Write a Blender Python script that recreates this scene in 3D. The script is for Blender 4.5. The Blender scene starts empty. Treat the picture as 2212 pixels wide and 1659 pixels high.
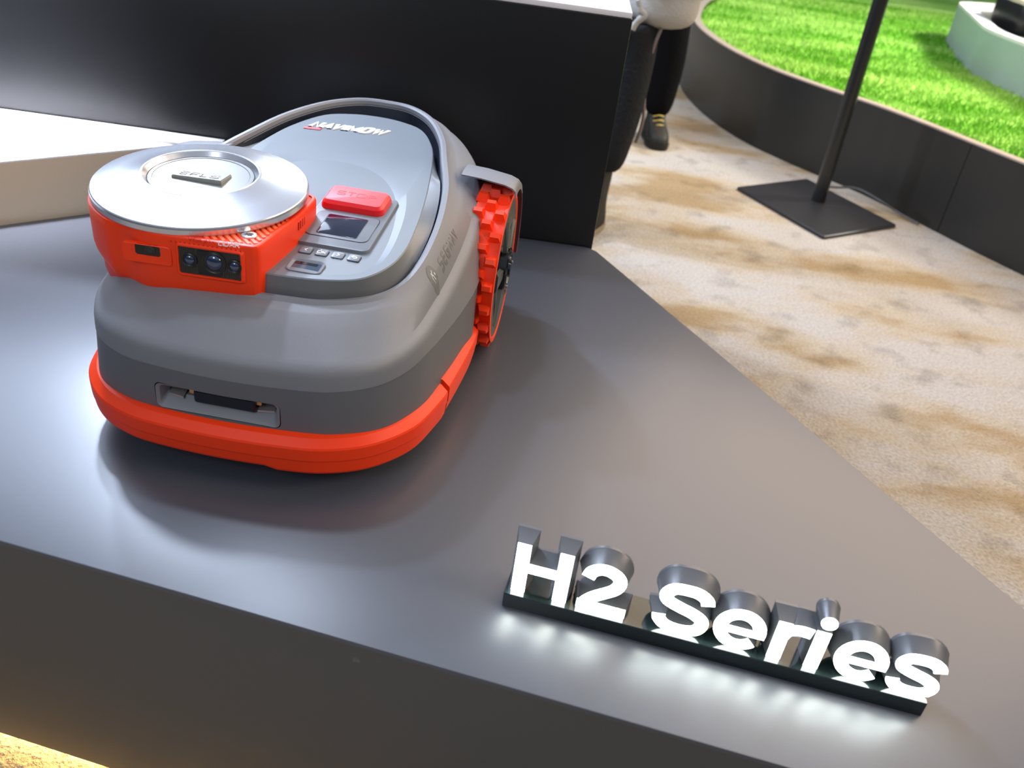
import bpy, bmesh, math, random
from mathutils import Vector, Matrix
from mathutils.bvhtree import BVHTree
random.seed(7)
R = math.radians
scene = bpy.context.scene
COL = scene.collection

# ------------------------------------------------------------------ camera
W, H, F, HC = 2212, 1659, 1900.0, 1.5
VX, VY = 686.0 - W / 2, 3848.0 - H / 2
pitch = math.atan2(F, math.hypot(VX, VY)); roll = math.atan2(-VX, VY)
fwd = Vector((0, math.cos(pitch), -math.sin(pitch)))
r0 = Vector((1, 0, 0)); u0 = Vector((0, math.sin(pitch), math.cos(pitch)))
rt = r0 * math.cos(roll) + u0 * math.sin(roll)
up = u0 * math.cos(roll) - r0 * math.sin(roll)
CAM = Vector((0, 0, HC))
cd = bpy.data.cameras.new('camera'); cam = bpy.data.objects.new('camera', cd); COL.objects.link(cam)
cam.matrix_world = Matrix(((rt.x, up.x, -fwd.x, 0), (rt.y, up.y, -fwd.y, 0), (rt.z, up.z, -fwd.z, HC), (0, 0, 0, 1)))
cd.sensor_width = 36; cd.lens = 36 * F / W; cd.clip_start = .05; cd.clip_end = 100
cd.dof.use_dof = True; cd.dof.focus_distance = 1.62; cd.dof.aperture_fstop = 4.0
scene.camera = cam
scene.view_settings.view_transform = 'Standard'; scene.view_settings.look = 'None'
scene.view_settings.exposure = 0.0; scene.view_settings.gamma = 1.0
scene.view_settings.use_curve_mapping = False

# ------------------------------------------------------------------ world and lights
wd = bpy.data.worlds.new('hall'); scene.world = wd; wd.use_nodes = True
wb = wd.node_tree.nodes['Background']; wb.inputs[1].default_value = 1.0
_n = wd.node_tree; _tc = _n.nodes.new('ShaderNodeTexCoord'); _sx = _n.nodes.new('ShaderNodeSeparateXYZ'); _cr = _n.nodes.new('ShaderNodeValToRGB')
_n.links.new(_tc.outputs['Generated'], _sx.inputs[0]); _n.links.new(_sx.outputs['Z'], _cr.inputs[0]); _n.links.new(_cr.outputs[0], wb.inputs[0])
_cr.color_ramp.elements[0].position = .10; _cr.color_ramp.elements[0].color = (.045, .047, .052, 1)
_cr.color_ramp.elements[1].position = .55; _cr.color_ramp.elements[1].color = (.36, .40, .48, 1)

def area(name, loc, target, size, power, col, sy=None, spread=180):
    l = bpy.data.lights.new(name, 'AREA'); l.energy = power; l.color = col; l.spread = R(spread)
    l.size = size
    if sy: l.shape = 'RECTANGLE'; l.size_y = sy
    o = bpy.data.objects.new(name, l); COL.objects.link(o); o.location = loc
    o.rotation_euler = (Vector(target) - Vector(loc)).to_track_quat('-Z', 'Y').to_euler()
    return o
MX = (-.42, 1.55, .6)
COOL = (.68, .79, 1.0); WARM = (1.0, .80, .58); NEUT = (1.0, .95, .9)
area('ceiling_spot_left', (-2.2, 4.35, 3.25), MX, .20, 135, COOL)
area('ceiling_spot_mid', (-1.75, 3.2, 3.6), MX, .20, 62, COOL)
area('ceiling_spot_high', (-.9, 2.4, 3.7), MX, .20, 30, COOL)
area('ceiling_panel_cool', (-2.8, 4.3, 3.4), (-.6, 1.2, .53), 2.6, 105, COOL)
area('ceiling_panel_warm', (2.7, 4.3, 3.4), (.7, 1.3, .53), 4.2, 185, (1.0, .74, .48))
area('ceiling_lamp_floor', (2.2, 3.0, 4.2), (1.6, 3.2, 0), 1.2, 13, NEUT)
area('ceiling_lamp_lawn', (6.5, 6.0, 4.6), (2.9, 7.0, 0), 1.5, 205, (1.0, 1.0, .92), spread=72)
area('fill_lamp_front', (-1.3, -1.6, 3.0), (-.3, 1.3, .7), 1.0, 27, (.9, .93, 1.0))  # unseen fill lamp, added to brighten the mower's front
area('fill_lamp_back', (-1.6, 8.8, 3.6), (1.0, 6.0, .1), 1.0, 110, (.88, .93, 1.0))  # unseen lamp added to lighten the lawn bed's left wall and the floor there
area('ceiling_lamp_side', (3.2, .6, 2.9), (0, 1.5, .7), 1.2, 60, WARM)
area('ceiling_spot_plinth', (-2.0, 1.9, 3.3), (-1.5, 2.25, .7), .3, 20, (.92, .93, 1.0), spread=24)

# ------------------------------------------------------------------ materials
MATS = {}
def mat(name, col, rough=.5, metal=0, spec=.5, coat=0, emit=None, estr=0, bump=None, noise=None, var=0, trans=0, alpha=1):
    m = bpy.data.materials.new(name); m.use_nodes = True; nt = m.node_tree; b = nt.nodes['Principled BSDF']
    b.inputs['Base Color'].default_value = (*col, 1); b.inputs['Roughness'].default_value = rough
    b.inputs['Metallic'].default_value = metal; b.inputs['Specular IOR Level'].default_value = spec
    b.inputs['Coat Weight'].default_value = coat; b.inputs['Coat Roughness'].default_value = .08
    b.inputs['Transmission Weight'].default_value = trans
    if emit: b.inputs['Emission Color'].default_value = (*emit, 1); b.inputs['Emission Strength'].default_value = estr
    tc = nt.nodes.new('ShaderNodeTexCoord')
    if bump:
        sc_, st, ds = bump
        n = nt.nodes.new('ShaderNodeTexNoise'); n.inputs['Scale'].default_value = sc_; n.inputs['Detail'].default_value = 3
        nt.links.new(tc.outputs['Object'], n.inputs['Vector'])
        bp = nt.nodes.new('ShaderNodeBump'); bp.inputs['Strength'].default_value = st; bp.inputs['Distance'].default_value = ds
        nt.links.new(n.outputs['Fac'], bp.inputs['Height']); nt.links.new(bp.outputs['Normal'], b.inputs['Normal'])
    if noise or var:
        n2 = nt.nodes.new('ShaderNodeTexNoise'); n2.inputs['Scale'].default_value = noise or 6; n2.inputs['Detail'].default_value = 4
        nt.links.new(tc.outputs['Object'], n2.inputs['Vector'])
        mr = nt.nodes.new('ShaderNodeMapRange'); mr.inputs[1].default_value = .3; mr.inputs[2].default_value = .7
        mr.inputs[3].default_value = max(.02, rough - var); mr.inputs[4].default_value = min(1, rough + var)
        nt.links.new(n2.outputs['Fac'], mr.inputs[0]); nt.links.new(mr.outputs[0], b.inputs['Roughness'])
    MATS[name] = m; return m

mat('podium', (.072, .079, .098), .32, spec=.68, bump=(900, .10, .0005))
mat('black_box', (.006, .0065, .008), .33, spec=.5, bump=(5, .05, .006))
mat('white_top', (.80, .80, .84), .45)
mat('plinth_side', (.60, .50, .36), .5)
mat('shell', (.20, .208, .228), .42, spec=.5, bump=(1500, .35, .0008))
mat('shell_dark', (.13, .136, .148), .45, spec=.45, bump=(1500, .15, .0006))
mat('panel', (.15, .178, .205), .42, spec=.45, bump=(1800, .08, .0004))
mat('panel_flat', (.17, .195, .225), .38, spec=.45, bump=(1800, .06, .0004))
mat('panel_wall', (.16, .17, .18), .33, spec=.5)
mat('groove', (.008, .012, .025), .4)
mat('black_plastic', (.010, .010, .011), .35)
mat('black_gloss', (.006, .007, .010), .12, spec=.6)
mat('orange', (1.0, .048, .003), .40, spec=.4)
mat('orange_deep', (.80, .028, .006), .42, spec=.4)
mat('orange_light', (.98, .17, .06), .5, spec=.4)
mat('tyre', (1.0, .050, .004), .45, spec=.4)
mat('red', (.82, .012, .018), .33, spec=.5)
mat('red_top', (.93, .09, .11), .55, spec=.5, bump=(2500, .15, .0004))
mat('red_ink', (.45, .004, .01), .5)
mat('silver', (.66, .68, .73), .24, metal=.8)
mat('tab_grey', (.34, .34, .31), .32, metal=.4)
mat('silver_matt', (.50, .50, .50), .38, metal=.8)
mat('disc_centre', (.19, .19, .175), .26, metal=.2, spec=.5)
mat('white_ink', (.9, .9, .92), .5)
mat('grey_ink', (.14, .145, .15), .5)
mat('silver_ink', (.55, .57, .6), .4)
mat('gold_ink', (.55, .45, .34), .45)
mat('orange_ink', (.62, .02, .003), .5)
mat('lens', (.01, .03, .09), .04, spec=1.0, coat=1)
mat('lens_ring', (.03, .03, .028), .3)
mat('sensor_black', (.028, .027, .024), .35)
mat('screen', (.004, .008, .03), .08, spec=.8, coat=.5)
mat('screen_blue', (.03, .06, .11), .15, spec=.8)
mat('copper', (.85, .42, .16), .25, metal=1)
mat('hub', (.09, .10, .09), .28, spec=.5)
mat('sign_body', (.10, .104, .112), .34, spec=.55)
mat('sign_base', (.012, .02, .02), .10, spec=.6)
mat('sign_face', (1, 1, .95), .5, emit=(.93, 1.0, .93), estr=20)
mat('led', (1, .8, .4), .5, emit=(1.0, .62, .18), estr=70)
mat('ring_wall', (.016, .016, .015), .38, spec=.55)
mat('ring_rim', (.36, .29, .23), .5)
mat('grass_blade', (.15, .42, .03), .5)
mat('bench', (.33, .40, .38), .55)
mat('bench_rim', (.72, .68, .68), .5)
mat('bench_in', (.05, .055, .035), .4)
mat('pole', (.012, .013, .013), .28, spec=.55)
mat('plate', (.016, .016, .018), .36, spec=.5, bump=(20, .2, .004))
mat('cable', (.05, .05, .05), .5)
mat('jeans_dark', (.018, .019, .021), .9, spec=.15, bump=(60, .5, .01))
mat('jeans_black', (.003, .003, .0035), .95, spec=.1, bump=(60, .4, .01))
mat('seam', (.20, .16, .15), .9)
mat('blue_denim', (.04, .07, .16), .9)
mat('hoodie', (.42, .40, .36), .95, bump=(150, .5, .006))
mat('boot', (.014, .013, .009), .6, spec=.3)
mat('sole', (.25, .20, .12), .7)
mat('lace', (.55, .38, .05), .7)
mat('skin', (.55, .33, .24), .6)
mat('hair', (.02, .015, .012), .6)

def ramp_mat(name, build):
    m = bpy.data.materials.new(name); m.use_nodes = True; nt = m.node_tree
    build(nt, nt.nodes['Principled BSDF']); MATS[name] = m
def carpet(nt, b):
    N = nt.nodes.new; L = nt.links.new
    tc = N('ShaderNodeTexCoord')
    mp = N('ShaderNodeMapping'); mp.inputs['Rotation'].default_value = (0, 0, R(38)); mp.inputs['Scale'].default_value = (1.0, 2.1, 1)
    L(tc.outputs['Object'], mp.inputs['Vector'])
    n = N('ShaderNodeTexNoise'); n.inputs['Scale'].default_value = 1.05; n.inputs['Detail'].default_value = 5; n.inputs['Roughness'].default_value = .55
    L(mp.outputs[0], n.inputs['Vector'])
    cr = N('ShaderNodeValToRGB'); e = cr.color_ramp.elements
    e[0].position = .38; e[0].color = (.33, .24, .135, 1); e[1].position = .56; e[1].color = (.43, .40, .365, 1)
    e2 = e.new(.46); e2.color = (.42, .355, .27, 1)
    L(n.outputs['Fac'], cr.inputs[0])
    s = N('ShaderNodeTexNoise'); s.inputs['Scale'].default_value = 6.5; s.inputs['Detail'].default_value = 4
    L(tc.outputs['Object'], s.inputs['Vector'])
    sr = N('ShaderNodeValToRGB'); sr.color_ramp.elements[0].position = .26; sr.color_ramp.elements[0].color = (.66, .65, .64, 1)
    sr.color_ramp.elements[1].position = .46; sr.color_ramp.elements[1].color = (1, 1, 1, 1)
    L(s.outputs['Fac'], sr.inputs[0])
    f = N('ShaderNodeTexNoise'); f.inputs['Scale'].default_value = 95; f.inputs['Detail'].default_value = 4
    L(tc.outputs['Object'], f.inputs['Vector'])
    fr = N('ShaderNodeMapRange'); fr.inputs[1].default_value = .3; fr.inputs[2].default_value = .7; fr.inputs[3].default_value = .78; fr.inputs[4].default_value = 1.12
    L(f.outputs['Fac'], fr.inputs[0])
    m1 = N('ShaderNodeMix'); m1.data_type = 'RGBA'; m1.blend_type = 'MULTIPLY'; m1.inputs[0].default_value = 1
    L(cr.outputs[0], m1.inputs[6]); L(sr.outputs[0], m1.inputs[7])
    m2 = N('ShaderNodeMix'); m2.data_type = 'RGBA'; m2.blend_type = 'MULTIPLY'; m2.inputs[0].default_value = 1
    L(m1.outputs[2], m2.inputs[6]); L(fr.outputs[0], m2.inputs[7])
    L(m2.outputs[2], b.inputs['Base Color']); b.inputs['Roughness'].default_value = .95; b.inputs['Specular IOR Level'].default_value = .15
    bp = N('ShaderNodeBump'); bp.inputs['Strength'].default_value = .9; bp.inputs['Distance'].default_value = .012
    L(f.outputs['Fac'], bp.inputs['Height']); L(bp.outputs[0], b.inputs['Normal'])
ramp_mat('carpet', carpet)
def grass(nt, b):
    N = nt.nodes.new; L = nt.links.new
    tc = N('ShaderNodeTexCoord')
    mp = N('ShaderNodeMapping'); mp.inputs['Rotation'].default_value = (0, 0, R(-12)); mp.inputs['Scale'].default_value = (.7, 2.2, 1)
    L(tc.outputs['Object'], mp.inputs['Vector'])
    n = N('ShaderNodeTexNoise'); n.inputs['Scale'].default_value = 1.6; n.inputs['Detail'].default_value = 4
    L(mp.outputs[0], n.inputs['Vector'])
    cr = N('ShaderNodeValToRGB'); e = cr.color_ramp.elements
    e[0].position = .38; e[0].color = (.13, .38, .015, 1); e[1].position = .62; e[1].color = (.37, .60, .12, 1)
    L(n.outputs['Fac'], cr.inputs[0])
    f = N('ShaderNodeTexNoise'); f.inputs['Scale'].default_value = 60; f.inputs['Detail'].default_value = 2
    L(tc.outputs['Object'], f.inputs['Vector'])
    fr = N('ShaderNodeMapRange'); fr.inputs[1].default_value = .3; fr.inputs[2].default_value = .7; fr.inputs[3].default_value = .65; fr.inputs[4].default_value = 1.3
    L(f.outputs['Fac'], fr.inputs[0])
    m2 = N('ShaderNodeMix'); m2.data_type = 'RGBA'; m2.blend_type = 'MULTIPLY'; m2.inputs[0].default_value = 1
    L(cr.outputs[0], m2.inputs[6]); L(fr.outputs[0], m2.inputs[7])
    L(m2.outputs[2], b.inputs['Base Color']); b.inputs['Roughness'].default_value = .7
    b.inputs['Specular IOR Level'].default_value = .2
ramp_mat('grass', grass)
def fascia(nt, b):      # scuffed dark laminate on the podium's front, with pale scratches of its own
    N = nt.nodes.new; L = nt.links.new
    tc = N('ShaderNodeTexCoord')
    n = N('ShaderNodeTexNoise'); n.inputs['Scale'].default_value = 14; n.inputs['Detail'].default_value = 8
    L(tc.outputs['Object'], n.inputs['Vector'])
    cr = N('ShaderNodeValToRGB'); cr.color_ramp.elements[0].position = .74; cr.color_ramp.elements[0].color = (.082, .081, .078, 1)
    cr.color_ramp.elements[1].position = .80; cr.color_ramp.elements[1].color = (.2, .19, .17, 1)
    L(n.outputs['Fac'], cr.inputs[0]); L(cr.outputs[0], b.inputs['Base Color'])
    b.inputs['Roughness'].default_value = .42
ramp_mat('fascia', fascia)

# ------------------------------------------------------------------ mesh helpers
def mesh(name, verts, faces, m, parent=None, smooth=True, ang=35, mats=None, fm=None, weld=False):
    me = bpy.data.meshes.new(name); me.from_pydata([tuple(v) for v in verts], [], faces)
    for mm in ([m] if mats is None else mats): me.materials.append(MATS[mm])
    bm = bmesh.new(); bm.from_mesh(me)
    if fm:
        bm.faces.ensure_lookup_table()
        for i, k in enumerate(fm): bm.faces[i].material_index = k
    if weld: bmesh.ops.remove_doubles(bm, verts=bm.verts, dist=1e-6)
    bmesh.ops.recalc_face_normals(bm, faces=bm.faces); bm.to_mesh(me); bm.free()
    if smooth:
        me.shade_smooth(); me.set_sharp_from_angle(angle=R(ang))
    o = bpy.data.objects.new(name, me); COL.objects.link(o)
    if parent: o.parent = parent
    return o
class MB:
    def __init__(s): s.v = []; s.f = []; s.k = []
    def add(s, vs, fs, k=0):
        n = len(s.v); s.v += [Vector(v) for v in vs]; s.f += [tuple(i + n for i in f) for f in fs]; s.k += [k] * len(fs)
    def loft(s, rings, closed=True, cap0=False, cap1=False, k=0):
        n = len(rings[0]); vs = [v for r_ in rings for v in r_]; fs = []
        for i in range(len(rings) - 1):
            for j in range(n if closed else n - 1):
                a, b = i * n + j, i * n + (j + 1) % n
                fs.append((a, b, b + n, a + n))
        if cap0: fs.append(tuple(range(n))[::-1])
        if cap1: fs.append(tuple((len(rings) - 1) * n + j for j in range(n)))
        s.add(vs, fs, k)
    def box(s, c, d, M=None, k=0):
        x, y, z = d[0] / 2, d[1] / 2, d[2] / 2
        vs = [Vector((a * x, b * y, e * z)) for a in (-1, 1) for b in (-1, 1) for e in (-1, 1)]
        vs = [(M @ v if M else v) + Vector(c) for v in vs]
        s.add(vs, [(0, 1, 3, 2), (4, 6, 7, 5), (0, 4, 5, 1), (2, 3, 7, 6), (0, 2, 6, 4), (1, 5, 7, 3)], k)
    def tube(s, pts, rad, n=10, k=0, cap=True):
        pts = [Vector(p) for p in pts]; rings = []
        for i, p in enumerate(pts):
            t = (pts[min(i + 1, len(pts) - 1)] - pts[max(i - 1, 0)]).normalized()
            a = t.orthogonal().normalized() if i == 0 else (pa - t * pa.dot(t)).normalized()
            pa = a; b = t.cross(a); rr = rad[i] if isinstance(rad, (list, tuple)) else rad
            rings.append([p + (a * math.cos(q) + b * math.sin(q)) * rr for q in [2 * math.pi * j / n for j in range(n)]])
        s.loft(rings, True, cap, cap, k)
    def build(s, name, m, parent=None, M=None, **kw):
        if M: s.v = [M @ v for v in s.v]
        return mesh(name, s.v, s.f, m, parent, fm=s.k if kw.get('mats') else None, **kw)
def cr_closed(P, k=6):
    n = len(P); out = []
    P = [Vector(p) for p in P]
    for i in range(n):
        a, b, c, d = P[i - 1], P[i], P[(i + 1) % n], P[(i + 2) % n]
        for j in range(k):
            t = j / k
            out.append(.5 * ((2 * b) + (c - a) * t + (2 * a - 5 * b + 4 * c - d) * t * t + (-a + 3 * b - 3 * c + d) * t ** 3))
    return out
def cr_open(P, k=6):
    P = [Vector(p) for p in P]; out = []
    Q = [2 * P[0] - P[1]] + P + [2 * P[-1] - P[-2]]
    for i in range(1, len(Q) - 2):
        a, b, c, d = Q[i - 1:i + 3]
        for j in range(k):
            t = j / k
            out.append(.5 * ((2 * b) + (c - a) * t + (2 * a - 5 * b + 4 * c - d) * t * t + (-a + 3 * b - 3 * c + d) * t ** 3))
    out.append(P[-1]); return out
def offset(P, d, closed=True):       # + grows a counter-clockwise outline
    n = len(P); out = []
    for i in range(n):
        p = Vector(P[i][:2])
        a = Vector(P[(i - 1) % n][:2]) if closed or i else p; b = Vector(P[(i + 1) % n][:2]) if closed or i < n - 1 else p
        e1 = (p - a).normalized() if (p - a).length > 1e-9 else None; e2 = (b - p).normalized() if (b - p).length > 1e-9 else None
        e1 = e1 or e2; e2 = e2 or e1
        n1 = Vector((e1.y, -e1.x)); n2 = Vector((e2.y, -e2.x)); m = n1 + n2
        m = m / max(.55, (1 + n1.dot(n2)))
        out.append(p + m * d)
    return out
def rrect(x0, y0, x1, y1, r, k=5):
    out = []
    for cx, cy, a0 in ((x1 - r, y0 + r, -90), (x1 - r, y1 - r, 0), (x0 + r, y1 - r, 90), (x0 + r, y0 + r, 180)):
        for j in range(k + 1):
            a = R(a0 + 90 * j / k); out.append(Vector((cx + r * math.cos(a), cy + r * math.sin(a))))
    return out
def circ(cx, cy, r, n=48): return [Vector((cx + r * math.cos(2 * math.pi * i / n), cy + r * math.sin(2 * math.pi * i / n))) for i in range(n)]
def plate(mb, P, z0, z1, bev=0, k=0):
    rings = [[Vector((p[0], p[1], z0)) for p in P]]
    if bev:
        rings.append([Vector((p[0], p[1], z1 - bev)) for p in P])
        rings.append([Vector((q.x, q.y, z1 - bev * .3)) for q in offset(P, -bev * .3)])
        rings.append([Vector((q.x, q.y, z1)) for q in offset(P, -bev)])
    else: rings.append([Vector((p[0], p[1], z1)) for p in P])
    mb.loft(rings, True, True, True, k)
def thing(name, label, cat, loc=(0, 0, 0), rz=0, group=None):
    o = bpy.data.objects.new(name, None); COL.objects.link(o); o.location = loc; o.rotation_euler = (0, 0, rz)
    o.empty_display_size = .05; tag(o, label, cat, group); return o
def tag(o, label, cat, group=None):
    o['label'] = label; o['category'] = cat
    if group: o['group'] = group
    return o
def frame(o, x, y, z=None):
    x = Vector(x).normalized(); y = Vector(y).normalized(); z = x.cross(y)
    return Matrix(((x.x, y.x, z.x, o[0]), (x.y, y.y, z.y, o[1]), (x.z, y.z, z.z, o[2]), (0, 0, 0, 1)))

# ------------------------------------------------------------------ stroke lettering (our own letter shapes)
def arc(cx, cy, rx, ry, a0, a1, k=8):
    return [(cx + rx * math.cos(R(a0 + (a1 - a0) * i / k)), cy + ry * math.sin(R(a0 + (a1 - a0) * i / k))) for i in range(k + 1)]
def so(w, r=.28):   # rounded-square O, centreline
    return [[(r, 0), (w - r, 0)] + arc(w - r, r, r, r, -90, 0, 4) + arc(w - r, 1 - r, r, r, 0, 90, 4) + arc(r, 1 - r, r, r, 90, 180, 4) + arc(r, r, r, r, 180, 270, 4)]
GL = {
 'A': (1.0, [[(0, 0), (.5, 1), (1.0, 0)], [(.22, .3), (.78, .3)]]), 'V': (1.0, [[(0, 1), (.5, 0), (1.0, 1)]]),
 'N': (.9, [[(0, 0), (0, 1), (.9, 0), (.9, 1)]]), 'I': (0, [[(0, 0), (0, 1)]]), 'M': (1.15, [[(0, 0), (0, 1), (.575, .25), (1.15, 1), (1.15, 0)]]),
 'W': (1.4, [[(0, 1), (.35, 0), (.7, .85), (1.05, 0), (1.4, 1)]]), 'O': (1.05, so(1.05)), 'L': (.7, [[(0, 1), (0, 0), (.7, 0)]]),
 'T': (.9, [[(0, 1), (.9, 1)], [(.45, 1), (.45, 0)]]), 'P': (.9, [[(0, 0), (0, 1), (.65, 1)] + arc(.65, .72, .25, .28, 90, -90, 6) + [(0, .44)]]),
 'R': (.9, [[(0, 0), (0, 1), (.65, 1)] + arc(.65, .74, .25, .26, 90, -90, 6) + [(0, .48)], [(.5, .48), (.9, 0)]]),
 'D': (.95, [[(0, 0), (0, 1), (.6, 1)] + arc(.6, .5, .35, .5, 90, -90, 8) + [(0, 0)]]),
 'E': (.8, [[(.8, 1), (.2, 1)] + arc(.2, .8, .2, .2, 90, 180, 3) + [(0, .2)] + arc(.2, .2, .2, .2, 180, 270, 3) + [(.8, 0)], [(0, .5), (.7, .5)]]),
 'F': (.8, [[(.8, 1), (0, 1), (0, 0)], [(0, .5), (.7, .5)]]),
 'G': (.95, [[(.9, 1), (.3, 1)] + arc(.3, .7, .3, .3, 90, 180, 4) + arc(.3, .3, .3, .3, 180, 270, 4) + [(.92, 0), (.92, .48), (.5, .48)]]),
 'Y': (.95, [[(0, 1), (.475, .5), (.95, 1)], [(.475, .5), (.475, 0)]]), 'K': (.85, [[(0, 0), (0, 1)], [(.8, 1), (.05, .48), (.85, 0)]]),
 'S': (.9, [[(.9, 1), (.22, 1)] + arc(.22, .76, .22, .25, 90, 270, 6) + [(.68, .51)] + arc(.68, .255, .22, .255, 90, -90, 6) + [(0, 0)]]),
 '0': (.85, so(.85, .3)), '2': (.85, [[(0, 1), (.6, 1)] + arc(.6, .76, .25, .24, 90, -90, 6) + [(.25, .52)] + arc(.25, .26, .25, .26, 90, 180, 4) + [(0, 0), (.85, 0)]]),
 '<': (.5, [[(.5, .95), (0, .5), (.5, .05)]]), '>': (.5, [[(0, .95), (.5, .5), (0, .05)]]), '|': (0, [[(0, .15), (0, .85)]]),
 '@': (1.1, [[(.35, 1.1), (0, .75), (.35, .4)], [(0, .75), (.75, .75)] + arc(.75, .45, .3, .3, 90, -90, 6) + [(.4, .15)]]),
}
def ribbon(P, w):
    P = [Vector(p) for p in P]
    Q = [P[0]]
    for p in P[1:]:
        if (p - Q[-1]).length > 1e-6: Q.append(p)
    closed = (Q[0] - Q[-1]).length < 1e-5 and len(Q) > 3
    if closed: Q = Q[:-1]
    return offset(Q, w / 2, closed), offset(Q, -w / 2, closed), closed
def text(mb, s, x, y, size, weight=.16, shear=0, gap=.32, th=.0006, z=0, wide=1.0, k=0, centre=False):
    adv = sum((GL[c][0] * wide + gap if c != ' ' else .5) for c in s) - gap
    if centre: x -= adv * size / 2
    cx = 0
    for idx_, c in enumerate(s):
        if c == ' ': cx += .5; continue
        w_, paths = GL[c]
        for P in paths:
            a, b, cl = ribbon([((p[0] * wide + cx) * size, p[1] * size) for p in P], weight * size)
            f = lambda p, zz: Vector((x + p.x + shear * p.y, y + p.y, zz))
            mb.loft([[f(p, z) for p in a], [f(p, z + th) for p in a], [f(p, z + th) for p in b], [f(p, z) for p in b]], cl, k=k)
        cx += w_ * wide + gap - (.30 * wide if s[idx_:idx_ + 2] in ('AV', 'WA', 'AY') else 0)

# ------------------------------------------------------------------ placing helpers
ZP = .53                                     # podium top
MO = Vector((-.42, 1.55)); YAW = R(-4)
def ray(x, y): return rt * (x - W / 2) - up * (y - H / 2) + fwd * F
def on_z(x, y, z):
    v = ray(x, y); return CAM + v * ((z - HC) / v.z)
def on_y(x, y, Y):
    v = ray(x, y); return CAM + v * (Y / v.y)
cY, sY = math.cos(-YAW), math.sin(-YAW)
def L_(x, y, h):                              # point seen at (x, y) lying h above the podium, in the mower's own frame
    P = on_z(x, y, ZP + h); a, b = P.x - MO.x, P.y - MO.y
    return Vector((cY * a - sY * b, sY * a + cY * b, h))
def on_front(x, y, F0, F1):
    v = ray(x, y); Rr = lambda a, b: Vector((cY * a - sY * b, sY * a + cY * b))
    o = Rr(CAM.x - MO.x, CAM.y - MO.y); q = Rr(v.x, v.y); dd = (Vector(F1) - Vector(F0)).normalized(); nn = Vector((dd.y, -dd.x))
    t = ((Vector(F0) - o).dot(nn)) / q.dot(nn); p = o + q * t
    return Vector(((p - Vector(F0)).dot(dd), CAM.z + v.z * t - ZP))

# ================================================================== SETTING
mb = MB(); mb.add([(-8, -4, 0), (14, -4, 0), (14, 18, 0), (-8, 18, 0)], [(0, 1, 2, 3)])
fl = mb.build('floor', 'carpet', smooth=False); fl['kind'] = 'structure'

# ================================================================== BLACK BOX behind the podium
t = thing('display_counter', 'tall matt black display counter with a white top behind the mower', 'counter', (-2.4, 2.75, 0))
def rbox(name, x0, y0, z0, x1, y1, z1, m, parent, bev=.003, org=(0, 0, 0)):
    mb = MB(); mb.box(((x0 + x1) / 2 - org[0], (y0 + y1) / 2 - org[1], (z0 + z1) / 2 - org[2]), (x1 - x0, y1 - y0, z1 - z0))
    o = mb.build(name, m, parent)
    bm = bmesh.new(); bm.from_mesh(o.data)
    bmesh.ops.bevel(bm, geom=bm.edges[:], offset=bev, segments=2, affect='EDGES', profile=.5); bm.to_mesh(o.data); bm.free()
    o.data.set_sharp_from_angle(angle=R(35)); return o
O = t.location
rbox('counter_body', -5.0, 2.342, .0, .172, 3.15, 1.142, 'black_box', t, .003, O)
rbox('counter_top', -5.0, 2.345, 1.142, .169, 3.147, 1.156, 'white_top', t, .002, O)

# ================================================================== PODIUM
pod = thing('podium', 'low dark grey display podium carrying the mower and lit letters', 'podium', (0, 1.6, 0))
FL, FR = (-2.6, 1.256), (1.153, .598)
poly = [Vector(p) for p in (FL, FR, (.185, 2.318), (.165, 2.335), (.15, 2.339), (-2.6, 2.339))]
def podp(P): return [Vector((p.x, p.y - 1.6)) for p in P]
mb = MB()
P = podp(poly)
mb.loft([[Vector((p.x, p.y, .5225)) for p in P], [Vector((p.x, p.y, .5283)) for p in P], [Vector((p.x, p.y, .5295)) for p in offset(P, -.0005)], [Vector((p.x, p.y, .53)) for p in offset(P, -.0015)]], True, True, True)
mb.build('podium_top', 'podium', pod, ang=60)
mb = MB(); Q = offset(P, -.0015)
mb.loft([[Vector((p.x, p.y, .03)) for p in Q], [Vector((p.x, p.y, .522)) for p in Q]], True, True, True)
mb.build('podium_body', 'fascia', pod)
mb = MB(); Q2 = offset(P, -.07); mb.loft([[Vector((p.x, p.y, .0)) for p in Q2], [Vector((p.x, p.y, .03)) for p in Q2]], True, True, True)
mb.build('recessed_foot', 'black_plastic', pod)
mb = MB(); q3 = offset(P, -.045); a, b = q3[0], q3[1]; d = (b - a).normalized(); nrm = Vector((-d.y, d.x))
mb.loft([[Vector((p.x, p.y, z)) for p, z in ((c, .019), (c, .027), (c + nrm * .02, .027), (c + nrm * .02, .019))] for c in (a + d * .1, a + d * 2.55)], True, True, True)
led = mb.build('led_strip', 'led', pod, smooth=False); led['label'] = 'glowing amber light strip under the podium edge'

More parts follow.
